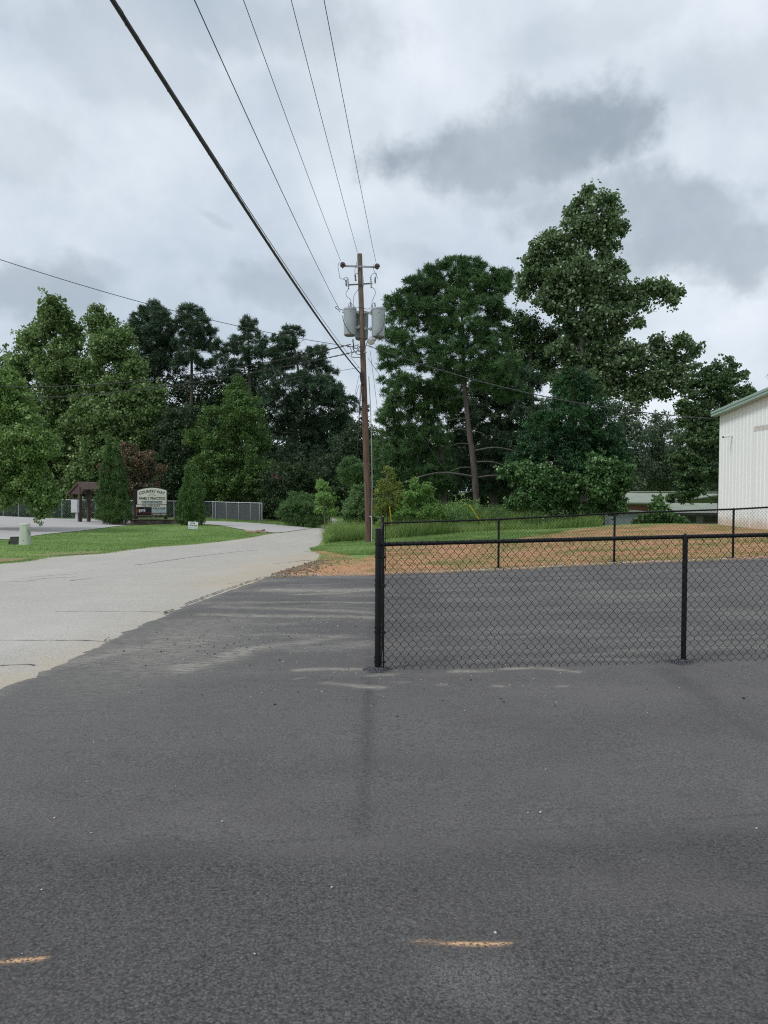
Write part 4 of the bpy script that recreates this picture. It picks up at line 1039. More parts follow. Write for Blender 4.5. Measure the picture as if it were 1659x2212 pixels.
# white cabinet on its post
m_cab = simple('off_white_cabinet', (.55, .57, .57), .5, var=.06)
q = KP(818, 575, -.4); q.z = H(q.x, q.y)
cab = empty('mail_cabinet', q, 'white mail cabinet on a pale post against the brown shelter', 'mailbox')
c0 = KP(818, 396, -.4); mb = MB(); mb.box((c0.x, c0.y, c0.z), (.50, .35, 1.0)); cb_ = mb.build('cabinet', m_cab, cab, bevel=.02)
mb = MB(); mb.box((c0.x, c0.y - .182, c0.z), (.44, .012, .93)); mb.build('door', m_cab, cb_, bevel=.004)
mb = MB(); mb.box((c0.x + .12, c0.y, (q.z + c0.z - .5) / 2), (.17, .14, c0.z - .5 - q.z)); mb.build('post', m_cab, cab)

# mulch bed at the kiosk and thujas
m_mulch = simple('red_brown_mulch', (.11, .055, .04), .95, var=.5, scale=14, bump=.8)
bed = W([(232, 1137, 59.5), (270, 1131, 61.5), (306, 1129, 63), (330, 1134, 60), (285, 1135.5, 58.5), (250, 1138, 58)])
_b = [Vector(p) for p in bed]
mulch = sheet('mulch_bed', [tuple(p) for p in _b], .3, .06, m_mulch, rag=.15)

# ================================================================ telecom pedestal and box
def G7(xc, yc, d): return P((xc / 4.1475) * .54861, (1950 + yc / 4.1475) * .54861, d)
m_ped = simple('pale_green_plastic', (.44, .49, .40), .5, var=.06, scale=4)
q = G7(412, 830, 33); q.z = H(q.x, q.y); hq = (G7(412, 462, 33).z - q.z)
ped = empty('utility_pedestal', q, 'pale green tapered telecom pedestal in the grass by the road', 'pedestal')
mb = MB(); prof = []
def rsq(r, z, n=28):
    out = []
    for k in range(n):
        a = 2 * math.pi * k / n; c, s = math.cos(a), math.sin(a); e = 2 / 3.2
        out.append(Vector((math.copysign(abs(c) ** e, c) * r, math.copysign(abs(s) ** e, s) * r * .85, z)) + q)
    return out
lv = [(.250, -.1), (.243, .0), (.215, hq * .5), (.19, hq * .93), (.196, hq * .93), (.196, hq * .985), (.185, hq), (.1, hq + .01)]
V = []; F = []
for r_, z_ in lv: V += rsq(r_, z_)
for i in range(len(lv) - 1):
    for k in range(28): F.append((i * 28 + k, i * 28 + (k + 1) % 28, (i + 1) * 28 + (k + 1) % 28, (i + 1) * 28 + k))
F.append(tuple((len(lv) - 1) * 28 + k for k in range(28))); mb.add(V, F); mb.build('housing', m_ped, ped, smooth=True)
mb = MB()
for xc, yc, w_, h_ in ((462, 565, .05, .022), (468, 592, .03, .03), (486, 612, .03, .03), (481, 635, .015, .04), (343, 750, .05, .012), (380, 738, .02, .02)):
    c = G7(xc, yc, 33 - .21 + abs(xc - 412) / 400 * .25); mb.box(c, (w_, .05, h_))
mb.build_each('latch', simple('rusty_stain', (.07, .03, .025), .8), ped)
mb = MB(); c = G7(472, 500, 33 - .17); mb.box(c, (.06, .06, .12)); mb.build('label_patch', simple('faded_label', (.5, .42, .38), .7), ped)
q = G7(262, 790, 33.4); q.z = H(q.x, q.y)
mb = MB(); mb.add([q + Vector(p) for p in ((-.24, -.18, -.05), (.20, -.18, -.05), (.20, .2, -.05), (-.24, .2, -.05), (-.19, -.14, .34), (.19, -.14, .34), (.19, .18, .34), (-.19, .18, .34))],
    [(0, 3, 2, 1), (4, 5, 6, 7), (0, 1, 5, 4), (1, 2, 6, 5), (2, 3, 7, 6), (3, 0, 4, 7)])
mb.box(q + Vector((-.225, -.1, .09)), (.03, .2, .18)); mb.box(q + Vector((.0, .02, .345)), (.40, .34, .02))
tag(mb.build('junction_box', simple('dark_grey_plastic', (.035, .036, .034), .7), None, bevel=.01), 'dark grey box on the ground left of the green pedestal', 'box')

# ================================================================ grey fences behind the lawn
FD = 71.0
def chain_fence(pts, hgt, postpx, label, mat_w, slats=None, postr=.035):
    a = P(*pts[0]); b = P(*pts[1]); a.z = H(a.x, a.y); b.z = H(b.x, b.y)
    root = empty('chain_link_fence', a, label, 'fence')
    L = (b - a).length; mb = MB(); n = int(L / 3)
    line = [a.lerp(b, i / max(n, 1)) for i in range(n + 1)]
    top = [Vector((p.x, p.y, p.z0 if False else zt_(p))) for p in line] if False else [Vector((p.x, p.y, hgt(p.x))) for p in line]
    mb.tube(top, .032, 6); mb.build('top_rail', m_galv, root, smooth=True)
    for px in postpx:
        t_ = (px - pts[0][0]) / (pts[1][0] - pts[0][0]); xx = P(px, 1100, pts[0][2] + (pts[1][2] - pts[0][2]) * t_)
        z0 = H(xx.x, xx.y); z1 = hgt(xx.x); mb = MB(); mb.lathe(Vector((xx.x, xx.y, z0 - .1)), [(postr, 0), (postr, z1 - z0 + .12), (postr * .4, z1 - z0 + .17)], 10); mb.build('post', m_galv, root, smooth=True)
    return root, a, b
lf_a, lf_b = (-60, 1121, FD), (462, 1121.5, FD)
def htop(x): return np.interp(x, [P(0, 1078, FD).x, P(462, 1083.5, FD).x], [P(0, 1078, FD).z, P(462, 1083.5, FD).z])
gf, a_, b_ = chain_fence((lf_a, lf_b), htop, [-40, 7, 40, 134, 206, 268, 332, 376, 420], 'long grey galvanised chain link fence behind the parking lot and lawn', m_galvwire)
def diamond_net(name, a, b, z0f, z1f, pitch, w, mat, parent):
    """Crossing wires of a far net, each a thin strip."""
    a = Vector(a); b = Vector(b); L = math.hypot(b.x - a.x, b.y - a.y); d = Vector((b.x - a.x, b.y - a.y, 0)) / L; V = []; F = []
    hh = 1.9
    for sg in (1, -1):
        s = -hh
        while s < L + hh:
            s0, s1 = s, s + sg * hh; t0, t1 = 0.0, 1.0
            # clip to the panel
            lo, hi = 0.0, 1.0
            for q0, dq in ((s0, s1 - s0),):
                if dq > 0: lo = max(lo, (0 - q0) / dq); hi = min(hi, (L - q0) / dq)
                else: lo = max(lo, (L - q0) / dq); hi = min(hi, (0 - q0) / dq)
            if hi > lo:
                q = []
                for tt in (lo, hi):
                    ss = s0 + (s1 - s0) * tt; p = a + d * ss; zb = z0f(p.x, p.y); zt2 = z1f(p.x); q.append(Vector((p.x, p.y + sg * .004, zb + (zt2 - zb) * tt)))
                k = len(V); n_ = Vector((0, 0, w)); V += [q[0] - n_, q[1] - n_, q[1] + n_, q[0] + n_]; F.append((k, k + 1, k + 2, k + 3))
            s += pitch
    mb = MB(); mb.v = [tuple(p) for p in V]; mb.f = F
    return link(name, mb.mesh(name), mat, parent)
diamond_net('wire_mesh', a_, b_, lambda x, y: H(x, y) + .03, htop, .17, .005, m_galvwire, gf)
# gate enclosure with dark screening and many posts
ga, gb_ = (458, 1121.5, 70.5), (566, 1123, 68.5)
def htop2(x): return np.interp(x, [P(458, 1084, 70.5).x, P(566, 1087, 68.5).x], [P(458, 1084, 70.5).z, P(566, 1087, 68.5).z])
gt, a_, b_ = chain_fence((ga, gb_), htop2, [460, 466, 489, 516, 542, 561, 566], 'grey chain link enclosure lined with dark slats at the end of the long fence', m_galvwire, postr=.04)
t = NT('dark_screen_slats'); s1_ = t.noise(14, 3, .6, stretch=(3, 3, .05)); t.col(t.ramp(s1_, [(.35, (.035, .042, .047)), (.65, (.085, .098, .105))])); t.rough(.8); m_slat = t.m
mb = MB(); dvec = (b_ - a_); n_ = 46
for i in range(n_):
    p = a_.lerp(b_, (i + .5) / n_); z0 = H(p.x, p.y) + .04; z1 = htop2(p.x) - .05
    mb.box((p.x, p.y + .04, (z0 + z1) / 2), (dvec.length / n_ * .86, .012, z1 - z0), Matrix.Rotation(math.atan2(dvec.y, dvec.x), 3, 'Z'))
mb.build('slats', m_slat, gt)
diamond_net('wire_mesh', a_, b_, lambda x, y: H(x, y) + .03, htop2, .17, .005, m_galvwire, gt)

# ================================================================ white metal building
t = NT('white_metal_siding'); sz = t.n('ShaderNodeSeparateXYZ'); t.l(t.pos, sz.inputs[0])
w1 = t.noise(.6, 5, .6, stretch=(1, 1, .25)); w2 = t.noise(8, 5, .7, stretch=(1, 1, .12)); w3 = t.noise(2.2, 5, .65)
c_ = t.ramp(w1, [(.3, (.76, .80, .80)), (.7, (.82, .85, .845))]); c_ = t.mix(t.math('MULTIPLY', t.sm(w2, .6, .8), .2), c_, (.58, .57, .53))
foot = t.math('SUBTRACT', sz.outputs[2], t.math('MULTIPLY', w3, .9))
c_ = t.mix(t.math('MULTIPLY', t.sm(foot, .45, -.15), .75), c_, (.52, .38, .25))
t.col(c_); t.rough(.45); m_side = t.m
t = NT('stained_siding'); c_ = t.ramp(t.noise(5, 5, .7), [(.3, (.44, .42, .38)), (.7, (.60, .59, .56))]); t.col(c_); t.rough(.6); m_stain = t.m
m_green = simple('seafoam_trim', (.27, .38, .335), .4, var=.06)
m_groof = simple('roof_metal', (.33, .45, .40), .4, var=.08)
cA = P(1553.5, 1134, 33); X0 = cA.x; z0 = H(cA.x, 33.0) - .0; zeave = P(1554, 891, 33).z; LEN = 20.0
bl = empty('metal_building', (X0, 33, z0), 'large white ribbed metal building with sea green roof trim at the right edge', 'building')
def roofz(y):   # gable end seen from the lot: 1 in 12 rising to the middle
    return zeave + (LEN / 2 - abs(33 - y - LEN / 2)) / 12.0
def siding(y0, y1, zb, zt_f, x, rib, name, mat, parent):
    mb = MB(); ys_ = []; y = y0
    while y > y1 + 1e-3:
        ys_ += [(y, 0), (y - rib * .80, 0), (y - rib * .86, -.016), (y - rib * .94, -.016)]; y -= rib
    ys_.append((max(y, y1), 0)); V = []; F = []
    for yy, dx in ys_:
        yy = max(yy, y1); V += [(x + dx, yy, zb(yy) if callable(zb) else zb), (x + dx, yy, zt_f(yy))]
    for i in range(len(ys_) - 1): F.append((2 * i, 2 * i + 2, 2 * i + 3, 2 * i + 1))
    mb.add(V, F); return mb.build(name, mat, parent)
siding(33.0, 33 - LEN, z0 - .35, lambda y: roofz(y) - .02, X0, .305, 'wall', m_side, bl)
mb = MB(); yk = P(1625, 927, 29.9)
yd0, yd1, zh = 29.95, 26.0, yk.z
siding(yd0, yd1, z0 - .3, lambda y: zh - .1, X0 - .04, .305, 'door_infill', m_side, bl)
siding(yd0 + .02, yd1, zh - .1, lambda y: zh + .10, X0 - .045, .305, 'stained_header', m_stain, bl)
mb = MB(); mb.box((X0 + 15, 33 - .01, (z0 + zeave) / 2 - .2), (30, .04, zeave - z0 + .3)); mb.box((X0 + 15, 33 - LEN, (z0 + zeave) / 2 - .2), (30, .04, zeave - z0 + .3)); mb.build_each('side_wall', m_side, bl)
mb = MB(); mb.box((X0 - .012, 33.012, (z0 + zeave) / 2 - .15), (.05, .06, zeave - z0 + .3)); mb.build('corner_trim', m_side, bl)
pk = 33 - LEN / 2
for (ya, yb) in ((33.25, pk), (33 - LEN - .25, pk)):
    za = zeave - .02; zb_ = roofz(pk)
    mb = MB(); mb.add([(X0 - .28, ya, za), (X0 + 30, ya, za), (X0 + 30, yb, zb_), (X0 - .28, yb, zb_), (X0 - .28, ya, za + .05), (X0 + 30, ya, za + .05), (X0 + 30, yb, zb_ + .05), (X0 - .28, yb, zb_ + .05)],
                      [(0, 3, 2, 1), (4, 5, 6, 7), (0, 1, 5, 4), (1, 2, 6, 5), (2, 3, 7, 6), (3, 0, 4, 7)]); mb.build('roof', m_groof, bl)
    for (dz_, hh_, dx_) in ((.062, .10, -.34), (-.05, .09, -.32)):
        mb = MB(); q = [Vector((X0 + dx_, ya, za + dz_)), Vector((X0 + dx_, yb, zb_ + dz_)), Vector((X0 + dx_, yb, zb_ + dz_ - hh_)), Vector((X0 + dx_, ya, za + dz_ - hh_))]
        mb.prism(q, (.10 if dz_ > 0 else .26, 0, 0)); mb.build('rake_trim', m_green, bl)
cc = P(1575.5, 942, 31.9); cc.x = X0
cam_r = MB(); cam_r.lathe(Vector((X0 - .05, cc.y + .0, cc.z)), [(.045, -.03), (.05, 0), (.045, .03)], 12); cam_r.tube([Vector((X0 - .02, cc.y, cc.z + .02)), Vector((X0 - .16, cc.y, cc.z + .02)), Vector((X0 - .18, cc.y - .02, cc.z))], .02, 8)
sc_ = cam_r.build('security_camera', m_swhite, bl, smooth=True)
mb = MB(); mb.tube([Vector((X0 - .15, cc.y - .02, cc.z + .01)), Vector((X0 - .42, cc.y - .12, cc.z - .05))], [.05, .045], 12); mb.build('camera_body', m_swhite, sc_, smooth=True)
mb = MB(); mb.tube([Vector((X0 - .42, cc.y - .12, cc.z - .05)), Vector((X0 - .45, cc.y - .13, cc.z - .056))], .035, 12); mb.build('camera_lens', m_sblack, sc_)
mb = MB(); mb.box((X0 - .02, 33 - LEN / 2, z0 - .2), (.16, LEN, .35)); mb.build('foundation', simple('concrete_footing', (.33, .24, .17), .9), bl)

# ================================================================ low brick house beyond the bank
BD = 62.0
t = NT('red_brick')
br = t.n('ShaderNodeTexBrick'); br.inputs['Scale'].default_value = 4.0; br.inputs['Color1'].default_value = (.17, .055, .04, 1); br.inputs['Color2'].default_value = (.22, .075, .055, 1); br.inputs['Mortar'].default_value = (.25, .2, .17, 1)
mp = t.n('ShaderNodeMapping'); mp.inputs['Rotation'].default_value = (R(90), 0, 0); t.l(t.pos, mp.inputs[0]); t.l(mp.outputs[0], br.inputs['Vector']); t.col(br.outputs[0]); t.rough(.85); m_brick = t.m
m_oldroof = simple('faded_green_roof', (.235, .27, .215), .7, var=.14, scale=1.5, stretch=(1, 1, 1))
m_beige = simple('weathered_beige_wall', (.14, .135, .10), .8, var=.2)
m_dkglass = simple('dark_window_glass', (.012, .014, .018), .15)
def BP(xc, yc, d): return P((2400 + xc / 3.456) * .54861, (1880 + yc / 3.456) * .54861, d)
rdg0, rdg1 = BP(250, 200, BD + 3), BP(1600, 215, BD + 3)
e0, e1 = BP(150, 338, BD), BP(640, 343, BD); s0, s1 = BP(780, 480, BD - 2), BP(1600, 490, BD - 2)
hb = empty('brick_house', (e0.x, BD, -2.4), 'low brick house with a faded green roof behind the vine covered mound', 'house')
mb = MB(); tks = .1
def slab(mb, pts, th=.08):
    mb.prism(pts, (0, 0, -th))
slab(mb, [e0, e1, BP(800, 345, BD), rdg1, rdg0])
slab(mb, [BP(640, 346, BD - .02), s0, s1, BP(1600, 350, BD + .5), BP(800, 346, BD)])
slab(mb, [rdg0, rdg1, rdg1 + Vector((0, 6, -2)), rdg0 + Vector((-.5, 6, -2))]); mb.build('roof', m_oldroof, hb)
mb = MB(); mb.box(((rdg0.x + rdg1.x) / 2, rdg0.y, rdg0.z + .05), (rdg1.x - rdg0.x, .3, .06)); mb.build('ridge_cap', simple('ridge_metal', (.36, .38, .33), .5), hb)
mb = MB(); mb.box(((e0.x + e1.x) / 2 + .3, BD + .6, (e0.z - 3) / 2 - .1), (e1.x - e0.x + 1.8, .25, e0.z + 3 - .2)); mb.build('wall', m_brick, hb)
mb = MB(); mb.box(((s0.x + s1.x) / 2, BD - 1.6, (s0.z - 3.2) / 2), (s1.x - s0.x - .2, .25, s0.z + 3.2 - .15)); wl = mb.build('porch_wall', m_beige, hb)
mb = MB(); mb.box(((s0.x + s1.x) / 2, BD - 2.02, s0.z - .07), (s1.x - s0.x + .1, .05, .16)); mb.build('fascia', simple('dark_fascia', (.035, .03, .028), .7), hb)
for xa, xb in ((1070, 1180), (1280, 1310), (1312, 1425), (1428, 1480)):
    p0, p1 = BP(xa, 505, BD - 1.76), BP(xb, 610, BD - 1.76); mb = MB(); mb.box(((p0.x + p1.x) / 2, BD - 1.74, (p0.z + p1.z) / 2), (p1.x - p0.x - .03, .06, p0.z - p1.z)); wn = mb.build('window', m_dkglass, hb)
    mb = MB(); mb.box(((p0.x + p1.x) / 2, BD - 1.79, p0.z - .02), (p1.x - p0.x + .05, .04, .06)); mb.build('frame', m_stain, wn)
q0, q1 = BP(60, 480, 50), BP(470, 660, 50)
sh = empty('storage_shed', (q0.x, 50, -2), 'pale blue grey shed wall peeping out left of the vine mound', 'shed')
mb = MB(); mb.box(((q0.x + q1.x) / 2, 51, (q0.z + q1.z) / 2 - .6), (q1.x - q0.x, 2.0, q0.z - q1.z + 1.2)); mb.build('wall', simple('pale_blue_grey_wall', (.30, .32, .35), .6), sh)
mb = MB(); mb.box(((q0.x + q1.x) / 2, 51, q0.z + .05), (q1.x - q0.x + .3, 2.3, .1)); mb.build('roof', m_oldroof, sh)

# parked car glimpsed behind the weeds
cp = P(1088, 1112, 56); gz = H(cp.x, cp.y); czt = P(1088, 1105, 56).z
car = empty('parked_car', (cp.x, 56, czt - 1.35), 'pale blue parked car, only its roof showing over the weeds behind the far fence', 'car')
m_car = simple('pale_car_paint', (.33, .42, .43), .25, var=.05); zb_ = czt - 1.35
def carprof(w):
    return [(-2.2, .45), (-2.15, .75), (-1.3, .92), (-.65, 1.32), (.1, 1.38), (1.0, 1.30), (1.75, .95), (2.15, .9), (2.2, .5), (2.1, .3), (-2.1, .3)]
mb = MB(); mb.prism([(cp.x + x, 55.2, zb_ + z) for x, z in carprof(0)], (0, 1.65, 0)); mb.build('body', m_car, car, bevel=.12)
mb = MB(); mb.prism([(cp.x + x, 55.18, zb_ + z) for x, z in ((-1.1, .95), (-.6, 1.27), (.1, 1.32), (.95, 1.24), (1.4, .95))], (0, 1.69, 0)); mb.build('window', m_dkglass, car)
for x in (-1.35, 1.35):
    for y in (55.25, 56.75):
        mb = MB(); mb.lathe((cp.x + x, y, zb_ + .32), [(.32, -.1), (.33, -.05), (.33, .05), (.32, .1)], 20, Matrix.Rotation(R(90), 3, 'X')); w_ = mb.build('wheel', m_sblack, car, smooth=True)

# broken drain slabs in the lawn beside the driveway mouth
m_rubble = simple('broken_concrete', (.34, .26, .19), .9, var=.3, scale=8, bump=.4)
for i, (px, py, s_, lb) in enumerate([(547, 1149, .55, 'flat tan broken slab at the left of the lawn washout'), (556, 1150.3, .5, 'tilted tan broken slab in the middle of the lawn washout'), (568, 1149, .45, 'small tan broken slab at the right of the lawn washout')]):
    q = P(px, py, 50.3); z_ = H(q.x, q.y); mb = MB(); n = 7
    ring = [Vector((math.cos(k / n * 6.28) * s_ * random.uniform(.7, 1.1), math.sin(k / n * 6.28) * s_ * random.uniform(.6, 1.0), 0)) for k in range(n)]
    rot = Matrix.Rotation(R([4, -14, 9][i]), 3, 'Y'); mb.prism([rot @ p + Vector((q.x, q.y, z_ + .02)) for p in ring], (0, 0, .13))
    tag(mb.build('concrete_slab', m_rubble, None, bevel=.02), lb, 'rubble', 'broken slabs in the lawn washout')

# ================================================================ loose stones
def stones(name, pts, smin, smax, mat, label, zoff=.0):
    n = len(pts); pts = np.array(pts); s = rng.uniform(smin, smax, n) * rng.uniform(.5, 1, n)
    octa = np.array([(1, 0, 0), (-1, 0, 0), (0, 1, 0), (0, -1, 0), (0, 0, .7), (0, 0, -.7)])
    ang = rng.uniform(0, 6.28, n); c, s_ = np.cos(ang), np.sin(ang)
    o = octa[None] * s[:, None, None] * rng.uniform(.6, 1.25, (n, 6, 1))
    x = o[..., 0] * c[:, None] - o[..., 1] * s_[:, None]; y = o[..., 0] * s_[:, None] + o[..., 1] * c[:, None]
    z = Hn(pts[:, 0], pts[:, 1]) + zoff
    V = np.stack([x + pts[:, 0, None], y + pts[:, 1, None], o[..., 2] + z[:, None] + s[:, None] * .3], -1).reshape(-1, 3)
    f = np.array([(0, 2, 4), (2, 1, 4), (1, 3, 4), (3, 0, 4), (2, 0, 5), (1, 2, 5), (3, 1, 5), (0, 3, 5)])
    F = (f[None] + (np.arange(n) * 6)[:, None, None]).reshape(-1, 3)
    return tag(link(name, npmesh(name, V, F), mat), label, 'gravel', kind='stuff')
m_peb = simple('pale_pebble', (.50, .49, .46), .8, var=.3, scale=60); m_dpeb = simple('dark_pebble', (.03, .03, .032), .8, var=.3)
def scat(n, x0, x1, y0, y1): return list(zip(rng.uniform(x0, x1, n), rng.uniform(y0, y1, n)))
pts = scat(60, -2.2, 4.5, 2.4, 7.0) + scat(150, -3, 5.5, 7.0, 9.5) + scat(260, -2.8, 0.2, 8, 16) + scat(160, 0, 8, 8, 17)
for c_, rr, nn in (((-1.6, 9.0), .5, 90), ((-.9, 9.9), .4, 60), ((-2.4, 7.9), .5, 60), ((.3, 6.8), .8, 30), ((-1.6, 13.6), .7, 40), ((-.5, 10.5), .4, 50)):
    pts += [(c_[0] + rng.normal() * rr, c_[1] + rng.normal() * rr * .6) for _ in range(nn)]
pts = [p for p in pts if p[0] > xroad(p[1]) + .15]
stones('gravel', pts, .004, .011, m_peb, 'scattered pale pebbles on the dark asphalt', .024)
pts = scat(60, -2.2, 4, 5.5, 8.5) + scat(170, -2.8, 0, 8, 16) + [(-1.8 + rng.normal() * .6, 8.6 + rng.normal() * .5) for _ in range(70)] + scat(60, 0, 7, 8, 16)
pts = [p for p in pts if p[0] > xroad(p[1]) + .15]
stones('gravel', pts, .006, .014, m_dpeb, 'scattered black crumbs of loose asphalt on the dark lot', .024)
xs_ = rng.uniform(-2.8, 12, 1500); pts = list(zip(xs_, yfar(xs_) + rng.normal(0, .12, 1500) + .05))
stones('gravel', pts, .008, .026, m_peb, 'line of pale gravel between the dark lot and the bare soil', .03)
ap = W([(575, 1247), (612, 1234), (650, 1222), (684, 1210)]); pts = []
for _ in range(500):
    i = rng.integers(0, 3); u = rng.random(); pts.append((ap[i][0] + (ap[i + 1][0] - ap[i][0]) * u + abs(rng.normal(0, .45)), ap[i][1] + (ap[i + 1][1] - ap[i][1]) * u + rng.normal(0, .3)))
stones('gravel', pts, .015, .06, simple('mixed_rubble', (.22, .16, .12), .9, var=.6, scale=18), 'broken asphalt and stones along the crumbling road edge', .01)
pts = [(rng.uniform(0, 13), rng.uniform(19.5, 32)) for _ in range(500)]
stones('gravel', pts, .01, .035, m_rubble, 'small stones strewn over the bare red soil', .0)

# ================================================================ trees and plants
m_bark = simple('brown_bark', (.085, .065, .052), .9, var=.4, scale=9, bump=.6, stretch=(1, 1, .25))
m_pinebark = simple('pine_bark', (.078, .064, .055), .9, var=.45, scale=7, bump=.8, stretch=(1, 1, .3))
m_greybark = simple('grey_bark', (.085, .08, .07), .9, var=.35, scale=8, bump=.5)
LM = {
 'sycamore': leafmat('sycamore_leaf', (0.060, 0.100, 0.030), (0.138, 0.235, 0.068), (0.348, 0.449, 0.228), trans=.22),
 'maple': leafmat('maple_leaf', (0.060, 0.115, 0.028), (0.150, 0.267, 0.063), (0.372, 0.487, 0.228), trans=.25),
 'pine': leafmat('pine_needle', (0.026, 0.052, 0.030), (0.057, 0.107, 0.057), (0.114, 0.175, 0.102), trans=.10, rough=.6),
 'pinegreen': leafmat('green_pine_needle', (0.024, 0.060, 0.022), (0.060, 0.132, 0.042), (0.132, 0.237, 0.084), trans=.12, rough=.6),
 'dark': leafmat('dark_leaf', (.022, .048, .020), (.045, .085, .034), (.095, .15, .06), trans=.15),
 'mid': leafmat('mid_green_leaf', (0.040, 0.085, 0.022), (0.088, 0.169, 0.042), (0.184, 0.287, 0.086), trans=.22),
 'poplar': leafmat('broad_leaf', (0.036, 0.070, 0.026), (0.102, 0.172, 0.066), (0.312, 0.387, 0.240), trans=.20, rough=.45, spec=.45),
 'cedar': leafmat('cedar_spray', (.008, .034, .012), (.020, .070, .022), (.060, .16, .050), trans=.05),
 'kudzu': leafmat('vine_leaf', (0.028, 0.075, 0.022), (0.075, 0.171, 0.049), (0.264, 0.387, 0.192), trans=.18, rough=.45),
 'thuja': leafmat('thuja_spray', (.028, .066, .016), (.062, .135, .032), (.12, .22, .055), trans=.10),
 'magnolia': leafmat('rusty_leaf', (.034, .055, .022), (.12, .085, .045), (.30, .17, .10), trans=.05, rough=.45),
 'gum': leafmat('gum_leaf', (0.022, 0.050, 0.020), (0.072, 0.134, 0.048), (0.168, 0.250, 0.114), trans=.2),
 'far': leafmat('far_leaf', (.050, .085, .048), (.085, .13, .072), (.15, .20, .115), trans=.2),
 'yellow': leafmat('yellow_green_leaf', (.08, .13, .028), (.19, .26, .055), (.38, .42, .12), trans=.35),
 'light': leafmat('light_green_leaf', (0.080, 0.150, 0.035), (0.192, 0.356, 0.091), (0.380, 0.526, 0.241), trans=.35),
 'shrub': leafmat('shrub_leaf', (0.040, 0.085, 0.028), (0.100, 0.199, 0.062), (0.237, 0.364, 0.163), trans=.25),
 'pink': leafmat('pink_blossom', (.25, .10, .11), (.42, .20, .22), (.6, .38, .38), trans=.3),
 'weed': leafmat('weed_blade', (.085, .155, .04), (.19, .31, .085), (.38, .46, .18), trans=.35),
 'grass': leafmat('grass_blade', (0.095, 0.160, 0.045), (0.190, 0.310, 0.095), (0.310, 0.430, 0.160), trans=.3),
}
def unit(n):
    v = rng.normal(size=(n, 3)); return v / (np.linalg.norm(v, axis=1)[:, None] + 1e-9)
class Leaves:
    def __init__(s): s.V = []; s.F = []; s.A = []; s.n = 0
    def quads(s, c, a, b, L, Wd, var):
        """rhombic leaves: centre c, long axis a, cross axis b."""
        n = len(c); fold = np.cross(a, b) * (Wd * .18)[:, None]
        p0 = c - a * (L * .5)[:, None]; p2 = c + a * (L * .5)[:, None]
        p1 = c + b * (Wd * .5)[:, None] + fold - a * (L * .08)[:, None]; p3 = c - b * (Wd * .5)[:, None] + fold - a * (L * .08)[:, None]
        s.V.append(np.stack([p0, p1, p2, p3], 1).reshape(-1, 3)); s.F.append(np.arange(n * 4).reshape(n, 4) + s.n); s.n += n * 4; s.A.append(var)
    def tris(s, p, d, L, Wd, var):
        """needle blades as slim quads: root p, direction d (unit)."""
        n = len(p); b = np.cross(d, unit(n)); b /= np.linalg.norm(b, axis=1)[:, None] + 1e-9
        q0 = p - b * (Wd * .5)[:, None]; q1 = p + b * (Wd * .5)[:, None]; e = p + d * L[:, None]; q2 = e + b * (Wd * .30)[:, None]; q3 = e - b * (Wd * .30)[:, None]
        s.V.append(np.stack([q0, q1, q2, q3], 1).reshape(-1, 3)); s.F.append(np.arange(n * 4).reshape(n, 4) + s.n); s.n += n * 4; s.A.append(var)
    def build(s, name, mat, parent):
        me = npmesh(name, np.concatenate(s.V), np.concatenate(s.F)); fattr(me, 'leafvar', np.clip(np.concatenate(s.A), 0, 1), 'FACE')
        return link(name, me, mat, parent)

FINE = 1.28
def spawn(lobes, k=4, size=(.20, .38), shrink=.93):
    """Smaller side puffs over each mass, so that the outline breaks up."""
    out = []
    for c, r in lobes:
        c = np.array(c); r = np.array(r); out.append((tuple(c), tuple(r * shrink)))
        for _ in range(k):
            u = unit(1)[0]; u[1] = -abs(u[1]) * .6 if random.random() < .6 else u[1] * .5; u[2] = u[2] * .8 + .25; u /= np.linalg.norm(u)
            f = random.uniform(*size); rr = (r.min() * .6 + r.mean() * .4) * f
            out.append((tuple(c + u * r * random.uniform(.86, 1.04)), (rr * random.uniform(.9, 1.3), rr, rr * random.uniform(.7, 1.0))))
    return out
def clumps_for(lobes, spacing, shell=.55, gap=0.0, jit=.12, hole=0.0):
    """Centres of leaf clumps spread through the outer part of a set of ellipsoids."""
    out = []; nr_ = []; ar = np.array([[*c, *r] for c, r in lobes])
    for i, (c, r) in enumerate(lobes):
        p = 1.6; a_, b_, c__ = r; S_ = 4 * math.pi * (((a_ * b_) ** p + (a_ * c__) ** p + (b_ * c__) ** p) / 3) ** (1 / p)
        n = max(4, int(S_ / spacing ** 2 * 1.35)); u = unit(n); rad = 1 - (1 - shell) * rng.random(n) ** 1.4
        rad = rad * (1 + (fbm(u[:, 0] * 2.4 + i * 3.1, u[:, 2] * 2.4 + u[:, 1] * 1.7, 3, i) - .5) * 2 * jit * 1.6)
        q = np.array(c) + u * rad[:, None] * np.array(r)
        keep = (u[:, 1] < .35) | (rng.random(n) < .4)         # fewer on the side facing away
        for j in range(len(ar)):
            if j == i: continue
            e = np.sqrt((((q - ar[j, :3]) / ar[j, 3:]) ** 2).sum(1)); keep &= (e > .62)
        if gap: keep &= rng.random(n) > gap * .6
        if hole:
            f_ = 1.0 / (spacing * 3.2); h1 = fbm(q[:, 0] * f_ + 3.3, q[:, 2] * f_ + q[:, 1] * f_ * .35, 3, 201); keep &= h1 > hole
        out.append(q[keep]); nr_.append(u[keep])
    return np.concatenate(out), np.concatenate(nr_)

